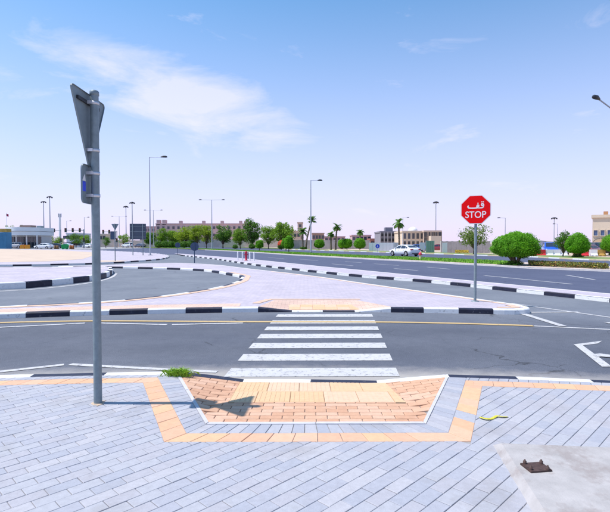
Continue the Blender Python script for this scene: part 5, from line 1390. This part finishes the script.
# ------------------------------------------------------------------ walls, hoardings and barriers
def wall(px0, px1, d, top, m, label, n=8, name='boundary_wall', base=-.05, d1=None):
    a = Vector(at(px0, d)); c = Vector(at(px1, d1 or d)); L_ = (c - a).length; an = math.atan2((c - a).y, (c - a).x); H_ = zz(top, (d + (d1 or d)) / 2)
    t = thing(name, label, 'wall', (a.x, a.y, base), an)
    for k in range(n): MB().box((L_ * (k + .5) / n, 0, H_ / 2), (L_ / n - .32, .2, H_)).build('panel', m, t)
    for k in range(n + 1): MB().box((L_ * k / n, 0, H_ / 2 + .08), (.34, .34, H_ + .16)).build('pillar', m, t)
    b = MB(); b.box((L_ / 2, 0, H_ + .04), (L_, .28, .1)); b.build('coping', m, t); return t
M_WALL1 = mat('stone_wall', (.46, .42, .40), .95, var=.15, scale=1.2); M_WALL2 = mat('cream_wall', (.58, .50, .43), .95, var=.12, scale=.6)
wall(146, 290, 180, 239.8, M_WALL2, 'long cream boundary wall behind the leafy trees', 20)
wall(288, 369, 132, 240.4, M_WALL1, 'grey stone wall behind the palms and round trees', 14)
wall(441.5, 489, 82, 241.6, M_WALL1, 'grey block wall right of the domed building', 9)
wall(484, 540, 95, 245, mat('pale_wall', (.62, .56, .53), .95, var=.1), 'pale low wall behind the large clipped tree', 9)
wall(95, 146, 195, 240.5, M_WALL2, 'cream wall along the far road left of the sign board', 9)
def panel_fence(name, label, px0, px1, d, top, n, m, cat='hoarding', base=-.05, d1=None):
    a = Vector(at(px0, d)); c = Vector(at(px1, d1 or d)); L_ = (c - a).length; an = math.atan2((c - a).y, (c - a).x); H_ = zz(top, d)
    t = thing(name, label, cat, (a.x, a.y, base), an)
    for k in range(n):
        p_ = MB().box((L_ * (k + .5) / n, 0, H_ / 2 + .03), (L_ / n - .03, .05, H_)).build('panel', m, t)
    for k in range(n + 1): MB().tube([(L_ * k / n, .06, 0), (L_ * k / n, .06, H_ + .06)], .04, 8).build('post', M_GALV_L, t)
    return t
M_HW = mat('white_sheet', (.74, .77, .80), .6, var=.05, scale=1)
panel_fence('site_hoarding', 'white sheet hoarding beside the small blue sign', 369, 393.5, 96, 242.6, 7, M_HW)
panel_fence('site_hoarding', 'short bluish end of the white hoarding beside the palm trunk', 393.6, 398.6, 96, 242.4, 2, mat('blue_grey_sheet', (.42, .52, .58), .6), d1=104)
panel_fence('green_hoarding', 'green mesh hoarding right of the white notice board', 426, 434.3, 78, 240.6, 4, mat('green_mesh', (.22, .36, .28), .8, var=.15, scale=2))
panel_fence('white_slab', 'leaning white panel before the grey block wall', 442.5, 447.2, 77, 242.6, 1, M_WHITE)
x, y = at(422.3, 76)
t = thing('notice_board', 'square white notice board behind the white sedan', 'sign', (x, y, -.05)); u = 76 / F
MB().box((0, 0, zz(245.8, 76)), (5.6 * u, .05, 7.4 * u)).build('board', mat('notice_white', (.66, .64, .72), .6), t)
for s in (-1, 1): MB().tube([(s * 2.4 * u, .06, 0), (s * 2.4 * u, .06, zz(242.4, 76))], .04, 8).build('post', M_GALV_L, t)
def jersey(px, d, L_, m, label, grp):
    x, y = at(px, d); t = thing('road_barrier', label, 'barrier', (x, y, -.03), R(-6), grp)
    b = MB(); prof = [(-.3, 0), (.3, 0), (.28, .12), (.12, .35), (.09, .85), (-.09, .85), (-.12, .35), (-.28, .12)]
    b.add([(-L_ / 2, q[0], q[1]) for q in prof] + [(L_ / 2, q[0], q[1]) for q in prof], [(i, 8 + i, 8 + (i + 1) % 8, (i + 1) % 8) for i in range(8)] + [tuple(range(8)), tuple(range(15, 7, -1))][::1]); b.build('block', m, t)
    for s in (-1, 1): MB().box((s * L_ * .28, -.31, .06), (.25, .04, .07)).build('drain_slot', M_DARK, t)
M_BR = mat('barrier_red', (.62, .03, .04), .6)
for i, (px, m, lb_) in enumerate([(534.7, M_BR, 'left red road barrier behind the large clipped tree'), (541.7, M_BR, 'right red road barrier, next to the white ones'), (549, M_WHITE, 'first white road barrier right of the red ones'), (556.2, M_WHITE, 'second white road barrier, below the dark grey car'), (563.4, M_WHITE, 'third white road barrier, behind the thin tree'), (584.5, M_BR, 'red road barrier in front of the pinkish car'), (593.5, M_WHITE, 'white road barrier left of the ochre one'), (601.5, mat('barrier_ochre', (.5, .3, .08), .7), 'ochre road barrier in front of the black vehicle')]):
    jersey(px, 60.5, .88, m, lb_, 'road barriers at the far car park')
x, y = at(541.6, 70)
t = thing('site_cabin', 'white site cabin behind the red barriers', 'cabin', (x, y, -.05)); u = 70 / F; H2 = zz(241.6, 70)
MB().box((0, 1.3, H2 / 2), (8.2 * u, 2.6, H2)).build('wall', M_WHITE, t); MB().box((0, 1.3, H2 + .05), (8.8 * u, 2.8, .12)).build('roof', M_GALV_L, t)
MB().box((.25, -.02, H2 * .45), (.38, .06, H2 * .75)).build('door', M_GALV_L, t)
x, y = at(548.5, 76)
t = thing('shade_canopy', 'grey fabric parking canopy above the blue car', 'canopy', (x, y, -.05)); u = 76 / F
b = MB(); vs = []; n = 12; W2 = 16 * u
for i in range(n + 1):
    a = -1 + 2 * i / n; z = zz(244.6, 76) + (1 - a * a) * 5.2 * u * .9
    vs += [(a * W2 / 2, -1.6, z - .25), (a * W2 / 2, 2.6, z)]
b.add(vs, [(2 * i, 2 * i + 2, 2 * i + 3, 2 * i + 1) for i in range(n)]); so_ = b.build('fabric', mat('canopy_grey', (.20, .19, .19), .8), t); md = so_.modifiers.new('thickness', 'SOLIDIFY'); md.thickness = .06
for s in (-1, 1): MB().tube([(s * W2 / 2 * .96, .5, 0), (s * W2 / 2 * .96, .5, zz(244.4, 76))], .07, 8).build('post', M_GALV_L, t)

# ------------------------------------------------------------------ small things on the near pavement
# yellow plastic strap
pts = [(479.8, 417.6), (484, 419.4), (489, 419.6), (493.5, 418.2), (497, 416.9), (502, 417.4), (507.6, 416.9)]
ln = smooth_line([P(a, b_ + .3, KZ) for a, b_ in pts], .012); b = MB(); vs = []
for i, p in enumerate(ln):
    tw = math.sin(i * .22) * .2; t_ = (ln[min(i + 1, len(ln) - 1)] - ln[max(i - 1, 0)]).normalized(); nn = Vector((-t_.y, t_.x, 0)) * math.cos(tw) * .013 + Vector((0, 0, 1)) * math.sin(tw) * .010
    c = Vector((p.x, p.y, KZ + .010 + .004 * math.sin(i * .5))); vs += [c + nn, c - nn]
b.add(vs, [(2 * i, 2 * i + 1, 2 * i + 3, 2 * i + 2) for i in range(len(ln) - 1)], 0, True)
o = b.build('plastic_strap', mat('yellow_plastic', (.62, .55, .05), .4, var=.2, scale=40)); md = o.modifiers.new('thickness', 'SOLIDIFY'); md.thickness = .0015; md.offset = 0
tag(o, 'crumpled yellow plastic strap lying on the lavender pavers', 'strap')
# low concrete footing at lower right
zf = .15
A = [P(491, 444, KZ), P(640, 451.8, KZ), P(690, 560, KZ), P(560, 560, KZ)]
t = thing('concrete_footing', 'low pale concrete footing in the lower right corner of the pavement', 'footing', (A[0][0], A[0][1], KZ))
O_ = Vector((A[0][0], A[0][1])); lo = [Vector(p) - O_ for p in A]; c_ = sum(lo, Vector((0, 0))) / 4
hi = [p + (c_ - p).normalized() * f_ for p, f_ in zip(lo, (.10, .07, .07, .10))]
b = MB(); b.add([(p.x, p.y, -.01) for p in lo] + [(p.x, p.y, .045) for p in hi], [(7, 6, 5, 4), (0, 1, 5, 4), (1, 2, 6, 5), (2, 3, 7, 6), (3, 0, 4, 7)]); b.build('block', mat('footing_concrete', (.38, .355, .35), .9, var=.14, scale=6, bump=.5, stain=(3.2, .50, (.27, .23, .22), .7)), t)
bp = Vector(P(536, 468, KZ + .045)) - O_
bp_ = MB(); bp_.box((bp.x, bp.y, .05), (.15, .12, .012), R(8)); bp_.build('anchor_plate', mat('rusty_plate', (.07, .04, .035), .7, var=.4, scale=30), t)
for sx_ in (-1, 1):
    for sy_ in (-1, 1):
        b = MB(); b.lathe([(.012, 0), (.012, .018), (.006, .018), (.006, .028), (0, .028)], 8, c=(bp.x + sx_ * .055, bp.y + sy_ * .042, .055)); b.build('anchor_bolt', MATS['rusty_plate'], t)
